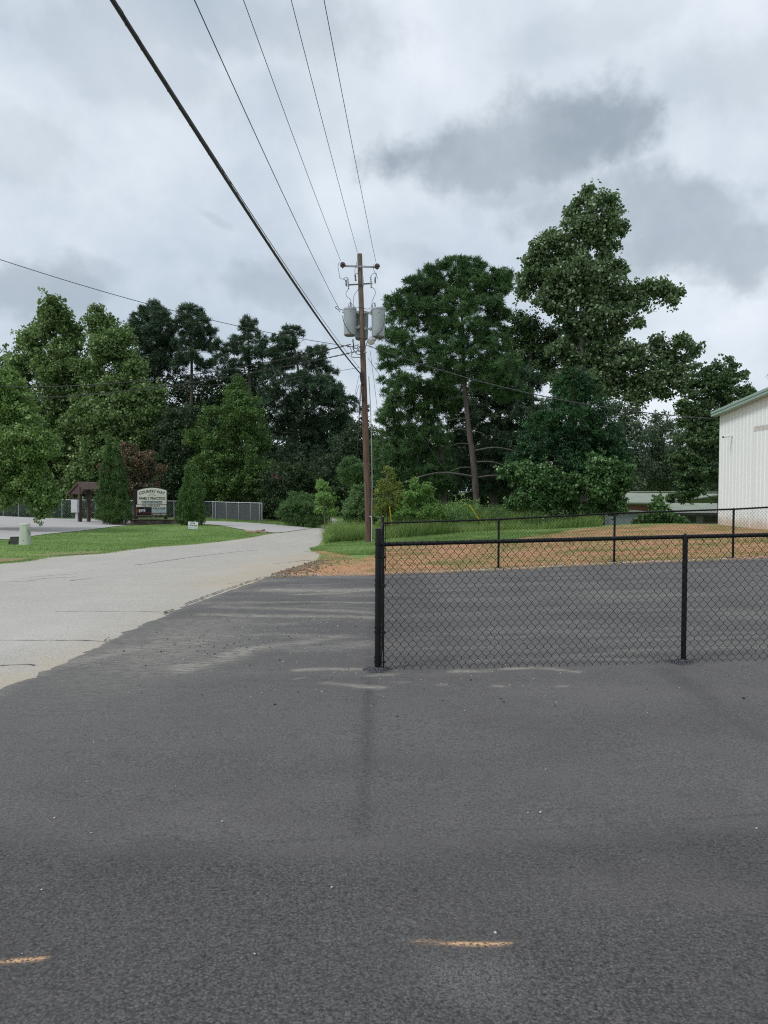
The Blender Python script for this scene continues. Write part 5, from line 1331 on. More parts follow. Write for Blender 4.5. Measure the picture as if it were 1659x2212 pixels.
def leafy(L, ctr, nrm, n_leaf, cr, size, asp=.75, droop=.25, flat=.75, cvar=.22, base=.42, spread=.17, horiz=.0, up=0.0):
    """n_leaf leaves round each clump centre."""
    n_leaf *= FINE ** 1.7; size = size / FINE
    m_ = len(ctr); k = np.maximum(2, (n_leaf * rng.uniform(.6, 1.35, m_)).astype(int)); idx = np.repeat(np.arange(m_), k); n = len(idx)
    o = unit(n) * (rng.random(n) ** .45)[:, None] * (cr * rng.uniform(.65, 1.3, m_)[idx])[:, None]; o[:, 2] *= flat
    c = ctr[idx] + o
    a = unit(n) * (1 - droop) + nrm[idx] * .45; a[:, 2] -= droop * 1.1; a[:, 2] += up * 1.6; a /= np.linalg.norm(a, axis=1)[:, None] + 1e-9
    b = np.cross(a, unit(n) + np.array([0, 0, horiz])); b /= np.linalg.norm(b, axis=1)[:, None] + 1e-9
    big_ = (fbm(ctr[:, 0] * .45 + ctr[:, 1] * .2, ctr[:, 2] * .55, 3, 71) - .5) * 1.0
    cv = (rng.normal(0, cvar * .5, m_) + big_ * cvar * 2.2)[idx]; v = base + cv + rng.normal(0, spread, n)
    s = size * rng.uniform(.6, 1.3, n); L.quads(c, a, b, s, s * asp * rng.uniform(.7, 1.1, n), v)
def needles(L, ctr, nrm, n_b, ln, wd, base=.42, cvar=.2, spread=.15, upb=.5):
    m_ = len(ctr); k = np.maximum(4, (n_b * rng.uniform(.6, 1.3, m_)).astype(int)); idx = np.repeat(np.arange(m_), k); n = len(idx)
    d = unit(n) + nrm[idx] * .35; d[:, 2] += upb * .6; d /= np.linalg.norm(d, axis=1)[:, None]
    sc = rng.uniform(.7, 1.25, m_)[idx]
    p = ctr[idx] + rng.normal(0, ln * .28, (n, 3)) * np.array([1, 1, .6]) + d * (ln * .08)
    v = base + (rng.normal(0, cvar * .6, m_) + (fbm(ctr[:, 0] * .5, ctr[:, 2] * .6, 3, 73) - .5) * .7)[idx] + rng.normal(0, spread, n) + d[:, 2] * .06
    L.tris(p, d, ln * sc * rng.uniform(.7, 1.15, n), np.full(n, wd) * rng.uniform(.7, 1.3, n), v)

def trunk_mesh(mb, pts, radii, n=10):
    mb.tube(arc(pts, 5), list(np.interp(np.linspace(0, 1, (len(pts) - 1) * 5 + 1), np.linspace(0, 1, len(radii)), radii)), n)
def limbs(mb, axis, lobes, clumps, r0, frac=.35, droop=0.0):
    """Limbs from the trunk to each lobe, then twigs to some clumps."""
    ax = [Vector(p) for p in axis]
    for (c, r) in lobes:
        c = Vector(c)
        # leave the trunk a little below the lobe
        best = min(ax, key=lambda p: (Vector((p.x, p.y, 0)) - Vector((c.x, c.y, 0))).length * .6 + abs(p.z - (c.z - r[2] * .6)))
        mid = best.lerp(c, .5) + Vector((0, 0, -r[2] * .18)); rr = r0 * .22 * min(1, max(r[0], .6) / 2.2)
        mb.tube(arc([best, mid, c], 4), [rr * 1.2] * 3 + [rr] * 3 + [rr * .6] * 3, 6)
    if len(clumps):
        sel = clumps[rng.random(len(clumps)) < frac]; cs = np.array([c for c, r in lobes])
        for q in sel:
            j = int(np.argmin(((cs - q) ** 2).sum(1))); c = Vector(cs[j]); q = Vector(q); mid = c.lerp(q, .55) + Vector((0, 0, .1 * (q - c).length))
            mb.tube([c, mid, q], [r0 * .07, r0 * .045, r0 * .018], 4, caps=False)
def lobes_px(lst, d, depth=1.0, dj=.5):
    out = []
    for q in lst:
        px, py, rx, ry = q[:4]; dd = d + (q[4] if len(q) > 4 else random.uniform(-dj, dj)); c = P(px, py, dd); k = dd / FPX
        out.append((tuple(c), (rx * k, (rx + ry) / 2 * k * depth, ry * k)))
    return out
NTREE = [0]
def tree(name, d, lst, kind, label, cat='tree', trunk=None, tr=.3, leaf=(26, .55, .28), spacing=.75, mode='leaf', shell=.5, gap=.0, group=None, bark=None,
         twig=.25, core=None, depth=1.0, jit=.12, crown='crown', base_v=.42, sp=4, hole=.33, sprig=.30, **kw):
    lobes = lobes_px(lst, d, depth, dj=min(1.2, d * .012))
    bx, by = trunk[0] if trunk else ((lst[-1][0]), lst[-1][1] + lst[-1][3])
    b = P(bx, by, d); b.z = H(b.x, b.y)
    root = empty(name, b, label, cat, group)
    lobes0 = lobes; lobes = spawn(lobes, sp) if sp else lobes
    ctr, nrm = clumps_for(lobes, spacing, shell, gap, jit, hole)
    zg = Hn(ctr[:, 0], ctr[:, 1]); ok = ctr[:, 2] > zg + .12; ctr, nrm = ctr[ok], nrm[ok]
    L = Leaves()
    if mode == 'leaf' and sprig:      # loose sprays that stand out from the crown
        sel = rng.random(len(ctr)) < sprig; c2_ = ctr[sel] + nrm[sel] * (spacing * rng.uniform(.4, 1.3, sel.sum()))[:, None] + np.array([0, 0, 1.0]) * (spacing * rng.uniform(-.1, .5, sel.sum()))[:, None]
        leafy(L, c2_, nrm[sel], leaf[0] * .30, leaf[1] * .55, leaf[2], base=base_v + .05, **kw)
    if mode == 'leaf': leafy(L, ctr, nrm, leaf[0], leaf[1], leaf[2], base=base_v, **kw)
    else: needles(L, ctr, nrm, leaf[0], leaf[1], leaf[2], base=base_v, **kw)
    L.build(crown, LM[kind], root)
    mb = MB()
    if trunk:
        pts = [P(px, py, d) for px, py in trunk]; pts[0] = Vector((b.x, b.y, b.z - .3))
    else:
        top = max(lobes, key=lambda q: q[0][2]); pts = [Vector((b.x, b.y, b.z - .3)), Vector((b.x * .7 + top[0][0] * .3, d, b.z + (top[0][2] - b.z) * .45)), Vector(top[0])]
    trunk_mesh(mb, pts, [tr * 1.15, tr, tr * .75, tr * .5, tr * .18][:max(3, len(pts))] if len(pts) < 5 else list(np.linspace(tr * 1.1, tr * .2, len(pts))), 10)
    limbs(mb, arc(pts, 5), lobes0, ctr, tr, twig)
    mb.build('trunk', bark or m_bark, root, smooth=True)
    return root
LEAFN = 1.0
# ---- left group
tree('maple_tree', 47, [(-60, 880, 60, 70), (-20, 840, 45, 42), (15, 850, 40, 42), (5, 900, 60, 50), (50, 905, 45, 40), (72, 955, 45, 38), (98, 965, 30, 22), (40, 960, 60, 45), (20, 1010, 65, 45), (75, 1005, 32, 32), (-30, 1000, 70, 70),
      (60, 1050, 38, 28), (95, 1060, 26, 22), (20, 1065, 45, 26), (84, 1085, 12, 16), (108, 1078, 14, 12), (90, 1105, 7, 9)], 'maple',
     'bright green maple at the left edge with branches drooping over the parking lot', trunk=[(-75, 1150), (-70, 1050), (-55, 960), (-40, 880), (-20, 830)], tr=.28, leaf=(42, .42, .20), spacing=.50, asp=.8, droop=.3, base_v=.42, spread=.22)
tree('sycamore_tree', 82, [(118, 672, 20, 26), (120, 700, 28, 36), (86, 702, 22, 26), (110, 745, 62, 50), (62, 770, 34, 50), (90, 820, 65, 60), (140, 800, 55, 60), (70, 890, 60, 60), (130, 880, 70, 60), (110, 960, 80, 60), (100, 1030, 85, 50), (60, 1060, 50, 35), (160, 1050, 60, 40)],
     'sycamore', 'tall pale green sycamore with a conical top, the left of the twin peaks', trunk=[(115, 1105), (118, 980), (122, 850), (120, 740), (118, 670)], tr=.42, leaf=(38, .75, .36), spacing=.88, asp=.85, base_v=.38, spread=.24, gap=.04)
tree('sycamore_tree', 79, [(208, 690, 15, 26), (220, 712, 22, 32), (240, 714, 14, 22), (232, 750, 40, 40), (268, 752, 24, 30), (240, 800, 60, 48), (285, 815, 26, 40), (270, 860, 70, 50), (320, 860, 26, 34), (240, 905, 75, 50), (310, 920, 45, 45), (250, 970, 80, 50), (210, 1030, 60, 50), (280, 1030, 60, 50), (190, 900, 40, 60)],
     'sycamore', 'pale green sycamore with a rounded peak, the right of the twin peaks', trunk=[(225, 1105), (222, 980), (215, 850), (210, 760), (205, 690)], tr=.40, leaf=(38, .72, .34), spacing=.85, asp=.85, base_v=.37, spread=.24, gap=.03)
tree('shade_tree', 90, [(5, 800, 26, 30), (-20, 830, 40, 50), (15, 850, 30, 50), (10, 930, 40, 60)], 'gum', 'grey green treetop showing between the maple and the sycamores at the far left', trunk=[(0, 1110), (0, 800)], tr=.3, leaf=(28, .8, .34), spacing=1.0)
P_ = dict(mode='needle', bark=m_pinebark, twig=.5, shell=.40, hole=.30, sp=4)
tree('pine_tree', 93, [(335, 680, 34, 24), (312, 700, 30, 30), (350, 710, 30, 30), (330, 735, 45, 32), (300, 752, 22, 18), (355, 765, 32, 28), (330, 790, 40, 25), (280, 715, 10, 10), (300, 800, 30, 22)], 'pine',
     'dark round topped pine just right of the twin sycamores', trunk=[(338, 1105), (340, 900), (342, 780), (335, 700)], tr=.2, leaf=(57, 0.409, 0.053), spacing=.62, gap=.08, **P_)
tree('pine_tree', 91, [(408, 676, 28, 18), (425, 695, 30, 24), (395, 705, 22, 22), (448, 722, 20, 16), (420, 735, 36, 20), (392, 745, 20, 16), (446, 752, 24, 12), (410, 775, 30, 18), (385, 790, 18, 14), (440, 790, 26, 14)], 'pine',
     'pine with an open crown showing its trunk, second from the left of the pine row', trunk=[(412, 1105), (413, 900), (414, 780), (410, 690)], tr=.2, leaf=(54, 0.396, 0.050), spacing=.60, gap=.2, **P_)
tree('pine_tree', 89, [(536, 700, 17, 14), (540, 722, 24, 18), (513, 738, 20, 14), (562, 742, 20, 13), (500, 760, 24, 12), (540, 760, 30, 16), (575, 768, 20, 12), (482, 775, 18, 10), (520, 785, 28, 12), (560, 795, 26, 12), (490, 805, 26, 14), (470, 745, 9, 12)], 'pine',
     'pointed open pine in the middle of the pine row', trunk=[(540, 1105), (540, 900), (538, 800), (536, 700)], tr=.19, leaf=(51, 0.383, 0.050), spacing=.58, gap=.2, **P_)
tree('pine_tree', 86, [(630, 722, 26, 15), (608, 740, 22, 16), (655, 735, 26, 18), (635, 757, 40, 18), (595, 765, 20, 14), (684, 762, 22, 16), (615, 785, 30, 14), (662, 785, 34, 16), (703, 790, 16, 14), (718, 808, 14, 10), (690, 815, 26, 14), (736, 850, 14, 20), (590, 800, 24, 16)], 'pine',
     'broad open pine with a fan of bare limbs left of the utility pole', trunk=[(655, 1105), (652, 950), (648, 830), (632, 730)], tr=.2, leaf=(51, 0.370, 0.050), spacing=.56, gap=.16, **P_)
tree('pine_tree', 83, [(630, 835, 70, 32), (695, 845, 48, 34), (735, 880, 30, 34), (600, 880, 60, 40), (665, 890, 75, 42), (625, 940, 75, 42), (700, 940, 55, 42), (752, 925, 18, 26), (650, 990, 90, 42), (725, 990, 46, 44), (600, 1000, 50, 45)], 'pine',
     'dense dark pine mass between the mid green tree and the utility pole', trunk=[(665, 1110), (665, 980), (660, 840)], tr=.2, leaf=(51, 0.409, 0.062), spacing=.72, base_v=.34, **P_)
tree('dark_tree', 95, [(300, 850, 60, 45), (370, 850, 60, 40), (440, 850, 60, 42), (500, 840, 50, 35), (560, 840, 40, 40), (340, 920, 80, 50), (430, 930, 80, 60), (520, 900, 60, 60)], 'dark', 'dark leafy tree filling the gap under the pine row', trunk=[(420, 1105), (420, 960), (430, 850)], leaf=(26, .85, .38), spacing=1.05, base_v=.32)
tree('dark_tree', 77, [(400, 905, 34, 34), (375, 940, 40, 45), (415, 960, 40, 50), (370, 1010, 50, 50), (430, 1040, 50, 45), (345, 1060, 40, 40), (390, 1075, 60, 30)], 'dark', 'dark tree with drooping foliage behind the practice sign', trunk=[(392, 1108), (394, 1000), (398, 905)], leaf=(30, .6, .28), spacing=.75, base_v=.38)
tree('maple_tree', 74, [(516, 843, 24, 24), (505, 868, 22, 22), (535, 875, 26, 28), (515, 905, 42, 30), (550, 915, 24, 26), (462, 905, 30, 24), (480, 940, 50, 40), (535, 960, 50, 40), (445, 950, 34, 34), (470, 1000, 62, 42), (545, 1000, 42, 40), (500, 1045, 72, 38), (440, 1040, 30, 36), (560, 1050, 30, 34)], 'mid',
     'mid green rounded tree with a bright top behind the grey enclosure', trunk=[(505, 1108), (506, 980), (514, 850)], tr=.26, leaf=(34, .58, .26), spacing=.70, asp=.7, base_v=.38)
tree('dark_tree', 72, [(620, 1035, 50, 36), (600, 1075, 44, 34), (650, 1065, 50, 34), (690, 1030, 45, 42), (745, 1060, 36, 44), (790, 1040, 30, 50), (760, 980, 36, 40), (795, 965, 18, 50), (780, 900, 14, 24), (765, 940, 22, 30)], 'dark', 'dark undergrowth tree behind the road bend left of the pole', trunk=[(700, 1112), (700, 1000)], leaf=(32, .55, .24), spacing=.66, base_v=.38)
tree('magnolia_tree', 66, [(280, 972, 16, 14), (296, 990, 30, 24), (318, 1010, 26, 24), (285, 1015, 36, 28), (322, 1040, 24, 22), (290, 1050, 46, 26), (218, 1025, 10, 22), (245, 1055, 26, 24), (330, 1065, 22, 16)], 'magnolia', 'magnolia with rusty brown leaf undersides behind the tall thuja and the sign', trunk=[(290, 1122), (290, 1050), (285, 985)], tr=.15, leaf=(34, .42, .21), spacing=.50, base_v=.42, cvar=.35, spread=.28)
# ---- thujas
def thuja(d, lst, base_px, label):
    lobes = lobes_px(lst, d, 1.0, dj=.15); b = P(base_px[0], base_px[1], d); b.z = H(b.x, b.y)
    root = empty('thuja', b, label, 'shrub', 'twin tipped thujas flanking the sign'); ctr, nrm = clumps_for(lobes, .20, .72, jit=.13)
    ok = ctr[:, 2] > Hn(ctr[:, 0], ctr[:, 1]) + .03; ctr, nrm = ctr[ok], nrm[ok]; L = Leaves()
    leafy(L, ctr, nrm, 22, .15, .12, asp=.5, droop=0.0, flat=1.3, cvar=.42, base=.48, spread=.2, up=.35); L.build('crown', LM['thuja'], root)
    mb = MB(); mb.tube([Vector((b.x, b.y, b.z - .2)), Vector((b.x, b.y, b.z + 1.5)), Vector(lobes[0][0])], [.12, .10, .02], 8); mb.build('trunk', m_bark, root)
thuja(58, [(235, 950, 2.8, 12), (252, 958, 2.8, 12), (235, 966, 5.0, 14), (252, 974, 5.0, 16), (234, 988, 9.5, 18), (254, 996, 10.7, 20), (232, 1015, 14.1, 22), (256, 1022, 15.2, 24), (234, 1046, 19.7, 24), (256, 1052, 20.8, 26), (238, 1080, 29.9, 26), (252, 1090, 31.0, 26), (236, 1108, 31.0, 22), (256, 1110, 29.9, 20)], (246, 1134), 'taller twin tipped thuja beside the brown mail shelter')
thuja(56.5, [(406, 1014, 2.8, 10), (421, 1014, 2.8, 10), (406, 1026, 5.0, 12), (421, 1026, 5.0, 14), (405, 1042, 9.5, 18), (421, 1044, 12.9, 22), (407, 1068, 18.6, 22), (420, 1072, 19.7, 24), (404, 1098, 23.1, 24), (421, 1100, 23.1, 25), (402, 1120, 20.8, 15), (422, 1120, 20.8, 15)], (412, 1137), 'shorter twin tipped thuja right of the practice sign')
# ---- road bend shrubs
tree('young_pine', 60, [(760, 1000, 20, 12), (745, 1018, 16, 12), (775, 1018, 18, 14), (762, 1035, 30, 14), (782, 1045, 12, 10)], 'pinegreen', 'young bright green pine showing just left of the pole', trunk=[(765, 1130), (763, 1000)], tr=.08, mode='needle', leaf=(61, 0.224, 0.031), spacing=.34, base_v=.6, bark=m_pinebark, hole=0)
tree('sapling', 61, [(696, 1052, 9, 13), (700, 1075, 12, 12), (712, 1085, 10, 10), (697, 1098, 14, 12), (714, 1108, 10, 10)], 'light', 'bright green sapling standing over the arching bush at the road bend', trunk=[(702, 1132), (700, 1050)], tr=.05, leaf=(26, .30, .20), spacing=.38, asp=.8, base_v=.5, hole=0)
tree('arching_bush', 64, [(650, 1083, 34, 18), (630, 1100, 30, 22), (665, 1100, 36, 24), (690, 1112, 24, 20), (640, 1118, 34, 16), (615, 1105, 12, 14), (672, 1124, 30, 12)], 'shrub', 'dense dark arching bush where the driveway meets the road', cat='bush', trunk=[(655, 1134), (652, 1090)], tr=.08, leaf=(44, .32, .16), spacing=.36, asp=.4, base_v=.30, crown='foliage', hole=0)
tree('crape_myrtle', 70.6, [(590, 1027, 5, 4), (600, 1029, 5, 4), (596, 1034, 5, 3), (603, 1035, 3, 3)], 'pink', 'faded pink crape myrtle blossom showing in the dark trees', trunk=[(598, 1120), (597, 1036)], tr=.010, sprig=0, sp=2, leaf=(12, .2, .11), spacing=.26, hole=0)
tree('roadside_shrub', 40.5, [(752, 1092, 7, 14), (768, 1070, 8, 18), (782, 1062, 7, 16), (778, 1088, 18, 20), (762, 1103, 18, 18), (790, 1105, 14, 26), (772, 1124, 28, 18), (795, 1125, 16, 16), (752, 1112, 10, 10)], 'shrub', 'leafy roadside shrub just left of the wooden pole foot', cat='bush', trunk=[(778, 1147), (776, 1080)], tr=.03, leaf=(38, .17, .095), spacing=.20, base_v=.50, crown='foliage', up=.2, hole=0)
tree('sapling', 38.5, [(838, 1018, 8, 10), (845, 1035, 12, 11), (830, 1045, 10, 11), (860, 1052, 12, 8), (838, 1066, 18, 12), (826, 1085, 16, 12), (852, 1088, 18, 14), (838, 1106, 24, 12), (820, 1062, 10, 10), (862, 1070, 12, 10), (872, 1092, 14, 12), (818, 1104, 12, 12), (850, 1112, 26, 10)], 'yellow', 'yellow green sapling just right of the wooden pole', trunk=[(838, 1130), (836, 1070), (838, 1016)], tr=.025, leaf=(12, .16, .10), spacing=.20, base_v=.42, gap=.1, spread=.28, hole=.30, jit=.3)
tree('roadside_shrub', 38, [(896, 1044, 7, 12), (908, 1056, 12, 14), (890, 1066, 10, 12), (915, 1075, 14, 16), (894, 1088, 22, 14), (928, 1088, 16, 16), (876, 1098, 20, 12), (910, 1106, 32, 12), (938, 1100, 14, 14), (885, 1072, 10, 12), (925, 1062, 9, 11), (950, 1110, 16, 9), (870, 1112, 20, 9)], 'light', 'silvery green shrub right of the yellow green sapling', cat='bush', trunk=[(902, 1128), (900, 1060)], tr=.025, leaf=(28, .15, .10), spacing=.19, base_v=.42, crown='foliage', up=.15, hole=.28, jit=.3)
# ---- right group
BP_ = [(1032, 1098), (1024, 1010), (1013, 930), (1005, 850), (1002, 790), (1000, 720), (996, 650), (994, 590)]
tree('pine_tree', 43, [(1018, 572, 30, 16), (985, 580, 36, 22), (945, 592, 28, 20), (1045, 590, 22, 16), (1080, 598, 24, 18), (905, 612, 30, 20), (1010, 615, 52, 28), (950, 630, 48, 26), (1065, 625, 38, 22), (1094, 615, 13, 18), (880, 645, 32, 20),
      (848, 660, 20, 18), (915, 665, 48, 24), (985, 660, 50, 28), (1050, 660, 40, 16), (1075, 678, 24, 14), (865, 690, 36, 22), (930, 705, 50, 22), (1000, 705, 48, 26), (1050, 710, 40, 24), (840, 725, 26, 20), (890, 735, 44, 20), (960, 750, 56, 24), (1030, 750, 50, 26),
      (1075, 745, 34, 24), (826, 762, 22, 14), (870, 772, 40, 16), (840, 795, 18, 10), (930, 785, 50, 20), (1010, 795, 56, 24), (1075, 790, 46, 28), (1060, 825, 50, 24), (960, 815, 34, 14), (1100, 840, 40, 26)], 'pinegreen',
     'big pine right of the pole with a broad crown and a bare leaning trunk', trunk=BP_, tr=.175, mode='needle', leaf=(61, 0.218, 0.025), spacing=.36, gap=.02, hole=.25, sp=4, base_v=.42, bark=m_pinebark, twig=.22, shell=.35, depth=1.15)
_pine = [o for o in bpy.data.objects if o.name.startswith('pine_tree')][-1]
mb = MB()
for (sy, ang, ln, r_) in [(860, 180, 1.1, .035), (875, 0, .9, .03), (905, 185, 1.3, .035), (930, 175, 1.1, .04), (935, 5, .8, .03), (960, 180, 1.2, .03), (975, 8, 2.6, .05), (998, 352, 2.2, .045), (1010, 190, 1.6, .04), (1030, 178, 4.2, .07), (1032, 2, 2.6, .05), (1062, 190, 1.3, .035)]:
    xx = np.interp(sy, [p[1] for p in BP_[::-1]], [p[0] for p in BP_[::-1]]); q = P(xx, sy, 43); a = R(ang); dv = Vector((math.cos(a), -.25, math.sin(a) * .6)).normalized()
    mb.tube(arc([q, q + dv * ln * .5 + Vector((0, 0, .04 * ln)), q + dv * ln + Vector((0, 0, -.10 * ln))], 4), [r_] * 4 + [r_ * .7] * 3 + [r_ * .3] * 2, 6)
mb.build('dead_branches', m_greybark, _pine, smooth=True)
tree('pine_tree', 46.5, [(865, 822, 38, 14), (905, 828, 42, 16), (950, 842, 36, 20), (975, 870, 24, 24), (865, 850, 48, 20), (910, 860, 44, 24), (940, 880, 44, 28), (870, 885, 40, 24), (830, 905, 26, 22), (900, 915, 56, 28), (845, 945, 38, 26), (930, 945, 50, 30), (880, 975, 54, 28), (835, 995, 34, 28), (945, 1000, 40, 26), (890, 1020, 56, 26), (850, 1045, 46, 26), (940, 1045, 44, 26)], 'pinegreen',
     'lower dark green pine filling the space between the pole and the leaning trunk', trunk=[(958, 1105), (955, 1000), (930, 900), (915, 850)], tr=.16, mode='needle', leaf=(57, 0.238, 0.031), spacing=.42, base_v=.44, gap=.04, bark=m_pinebark, shell=.4, hole=.22)
tree('pine_tree', 49, [(1000, 835, 50, 24), (965, 865, 36, 28), (1060, 845, 50, 34), (1120, 830, 50, 40), (1070, 900, 60, 40), (1130, 890, 50, 40), (1060, 960, 50, 44), (1110, 960, 50, 46), (1070, 1030, 60, 44), (1000, 900, 30, 50), (985, 1000, 36, 60), (1120, 1040, 40, 50)], 'pine', 'very dark pine behind the leaning trunk', trunk=[(1068, 1105), (1070, 960), (1085, 840)], tr=.24, mode='needle', leaf=(51, 0.277, 0.043), spacing=.50, base_v=.32, bark=m_pinebark, hole=.2)
tree('understory_tree', 52, [(1140, 700, 30, 22), (1120, 725, 30, 26), (1165, 735, 34, 28), (1130, 765, 40, 30), (1185, 770, 34, 28), (1150, 805, 50, 30), (1200, 800, 34, 24), (1100, 790, 34, 34), (1190, 735, 22, 16), (1120, 690, 18, 16)], 'gum', 'olive toned understory tree between the big pine and the tall poplar', trunk=[(1150, 1100), (1148, 900), (1145, 720)], tr=.2, leaf=(28, .34, .19), spacing=.42, gap=.1, base_v=.40)
tree('poplar_tree', 50, [(1273, 418, 9, 12), (1262, 440, 14, 16), (1310, 432, 14, 14), (1288, 455, 30, 22), (1238, 460, 20, 18), (1326, 455, 14, 18), (1250, 490, 32, 24), (1300, 490, 32, 24), (1335, 495, 14, 22), (1280, 520, 46, 24), (1195, 518, 26, 16), (1225, 535, 32, 22),
      (1172, 530, 18, 16), (1325, 530, 12, 14), (1265, 555, 46, 24), (1150, 565, 22, 20), (1190, 570, 38, 24), (1310, 570, 22, 20), (1240, 595, 56, 28), (1140, 600, 20, 22), (1175, 610, 36, 28), (1340, 582, 13, 12), (1300, 610, 36, 26), (1130, 632, 18, 12), (1155, 640, 32, 20),
      (1215, 640, 48, 26), (1270, 645, 34, 26), (1325, 635, 34, 24), (1370, 635, 26, 20), (1405, 622, 16, 16), (1395, 650, 26, 18), (1432, 628, 20, 18), (1458, 632, 14, 14), (1440, 656, 20, 14), (1420, 672, 14, 8), (1190, 668, 28, 14), (1225, 685, 20, 16), (1300, 680, 34, 22), (1345, 672, 30, 20),
      (1375, 700, 10, 8), (1280, 720, 28, 22), (1325, 715, 28, 22), (1250, 745, 26, 22), (1215, 755, 26, 20), (1235, 785, 34, 22), (1262, 700, 28, 22), (1228, 715, 18, 14), (1225, 825, 34, 22), (1270, 830, 40, 24), (1262, 665, 34, 20), (1290, 590, 30, 20), (1225, 570, 30, 18), (1210, 615, 34, 20), (1330, 665, 24, 16), (1300, 755, 38, 24), (1350, 745, 30, 20), (1275, 785, 40, 22), (1330, 790, 44, 24), (1385, 760, 26, 20), (1420, 745, 12, 16), (1395, 790, 40, 24), (1445, 775, 26, 20), (1468, 740, 12, 18),
      (1500, 755, 10, 12), (1490, 780, 18, 18), (1455, 810, 32, 20), (1400, 825, 46, 22), (1340, 830, 40, 24), (1470, 835, 16, 14), (1370, 855, 34, 16), (1430, 850, 20, 12), (1300, 840, 30, 24)], 'poplar',
     'tallest tree, a broad leafed poplar with an open ragged crown on the right', trunk=[(1262, 1100), (1260, 900), (1258, 780), (1256, 700), (1262, 600), (1275, 500), (1285, 430)], tr=.26, leaf=(10, .40, .27), spacing=.36, gap=.06, hole=.32, sp=6, sprig=.35, base_v=.42, asp=.9, bark=m_greybark, twig=.15, shell=.22, spread=.27, jit=.22)
tree('cedar_tree', 40, [(1238, 815, 16, 22), (1262, 832, 18, 20), (1215, 840, 22, 26), (1240, 860, 44, 30), (1200, 880, 38, 30), (1275, 885, 40, 34), (1235, 910, 62, 34), (1175, 925, 44, 30), (1300, 935, 46, 36), (1240, 960, 76, 40), (1160, 965, 46, 30), (1318, 985, 40, 40), (1200, 1000, 72, 36), (1130, 1000, 40, 24), (1280, 1020, 66, 40), (1110, 1015, 24, 14), (1200, 1050, 80, 36)], 'cedar',
     'dense dark green cedar with feathery sprays right of the leaning pine', trunk=[(1235, 1112), (1236, 950), (1238, 810)], tr=.25, leaf=(46, .28, .17), spacing=.34, asp=.35, flat=.7, cvar=.3, base_v=.42, droop=0.0, up=.12, shell=.6)
tree('kudzu_vine', 38.4, [(1120, 1020, 34, 24), (1150, 1045, 34, 34), (1185, 1040, 36, 30), (1140, 1080, 40, 26), (1200, 1080, 44, 30), (1235, 1050, 30, 28), (1165, 1095, 44, 22), (1290, 1015, 26, 34), (1335, 1030, 30, 34), (1300, 1060, 34, 30), (1320, 1090, 28, 22), (1245, 1100, 34, 20), (1340, 1098, 12, 12)], 'kudzu',
     'mass of broad vine leaves climbing over the foot of the dark cedar', cat='vine', trunk=[(1200, 1120), (1205, 1040)], tr=.06, hole=.2, leaf=(18, .22, .16), spacing=.26, asp=.95, base_v=.36, droop=.35, crown='foliage', shell=.6, cvar=.4)
tree('gum_tree', 47, [(1578, 790, 10, 16), (1545, 800, 18, 16), (1520, 815, 16, 14), (1600, 815, 12, 14), (1560, 825, 36, 20), (1500, 835, 18, 14), (1530, 855, 44, 18), (1612, 845, 12, 12), (1585, 860, 34, 24), (1490, 880, 28, 14), (1540, 890, 50, 20), (1500, 915, 38, 16), (1560, 930, 50, 24), (1478, 895, 14, 8), (1515, 950, 50, 20), (1480, 985, 30, 18),
      (1550, 985, 50, 30), (1500, 1015, 50, 26), (1560, 1040, 44, 30), (1510, 1060, 42, 20), (1465, 1075, 22, 9), (1540, 1085, 30, 12), (1480, 1040, 24, 18)], 'gum', 'layered dark gum tree beside the white metal building', trunk=[(1560, 1135), (1560, 1000), (1562, 880), (1570, 800)], tr=.24, leaf=(26, .33, .19), spacing=.40, base_v=.40, gap=.06, flat=.5)
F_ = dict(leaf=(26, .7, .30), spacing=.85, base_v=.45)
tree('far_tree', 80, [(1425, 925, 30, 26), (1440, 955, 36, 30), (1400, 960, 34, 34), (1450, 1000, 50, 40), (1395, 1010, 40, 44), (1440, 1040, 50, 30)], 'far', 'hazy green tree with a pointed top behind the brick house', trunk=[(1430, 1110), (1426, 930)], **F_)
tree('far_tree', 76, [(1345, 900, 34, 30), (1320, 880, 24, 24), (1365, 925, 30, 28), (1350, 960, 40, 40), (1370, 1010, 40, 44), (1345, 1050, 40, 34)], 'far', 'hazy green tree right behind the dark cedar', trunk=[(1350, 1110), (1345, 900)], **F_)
tree('far_tree', 95, [(1500, 960, 60, 60), (1560, 980, 60, 60), (1480, 1030, 60, 40), (1600, 1030, 60, 40)], 'dark', 'dark distant tree behind the layered gum tree', trunk=[(1520, 1110), (1520, 960)], **F_)
tree('spruce_tree', 62, [(1668, 820, 6, 14), (1672, 845, 14, 16), (1668, 875, 22, 20), (1670, 910, 30, 24), (1670, 960, 40, 40)], 'dark', 'tip of a dark conifer just over the roof at the right edge', trunk=[(1670, 1130), (1668, 815)], tr=.15, leaf=(40, .34, .26), spacing=.42, asp=.3)
tree('vine_mound', 45, [(1423, 1082, 8, 10), (1420, 1096, 14, 10), (1428, 1110, 22, 12), (1405, 1120, 24, 8), (1440, 1122, 26, 10), (1385, 1128, 16, 5), (1465, 1128, 16, 6)], 'kudzu', 'small mound of vines in front of the low brick house', cat='vine', trunk=[(1424, 1135), (1423, 1085)], tr=.04, leaf=(24, .24, .17), spacing=.28, asp=.9, base_v=.55, crown='foliage', hole=0)
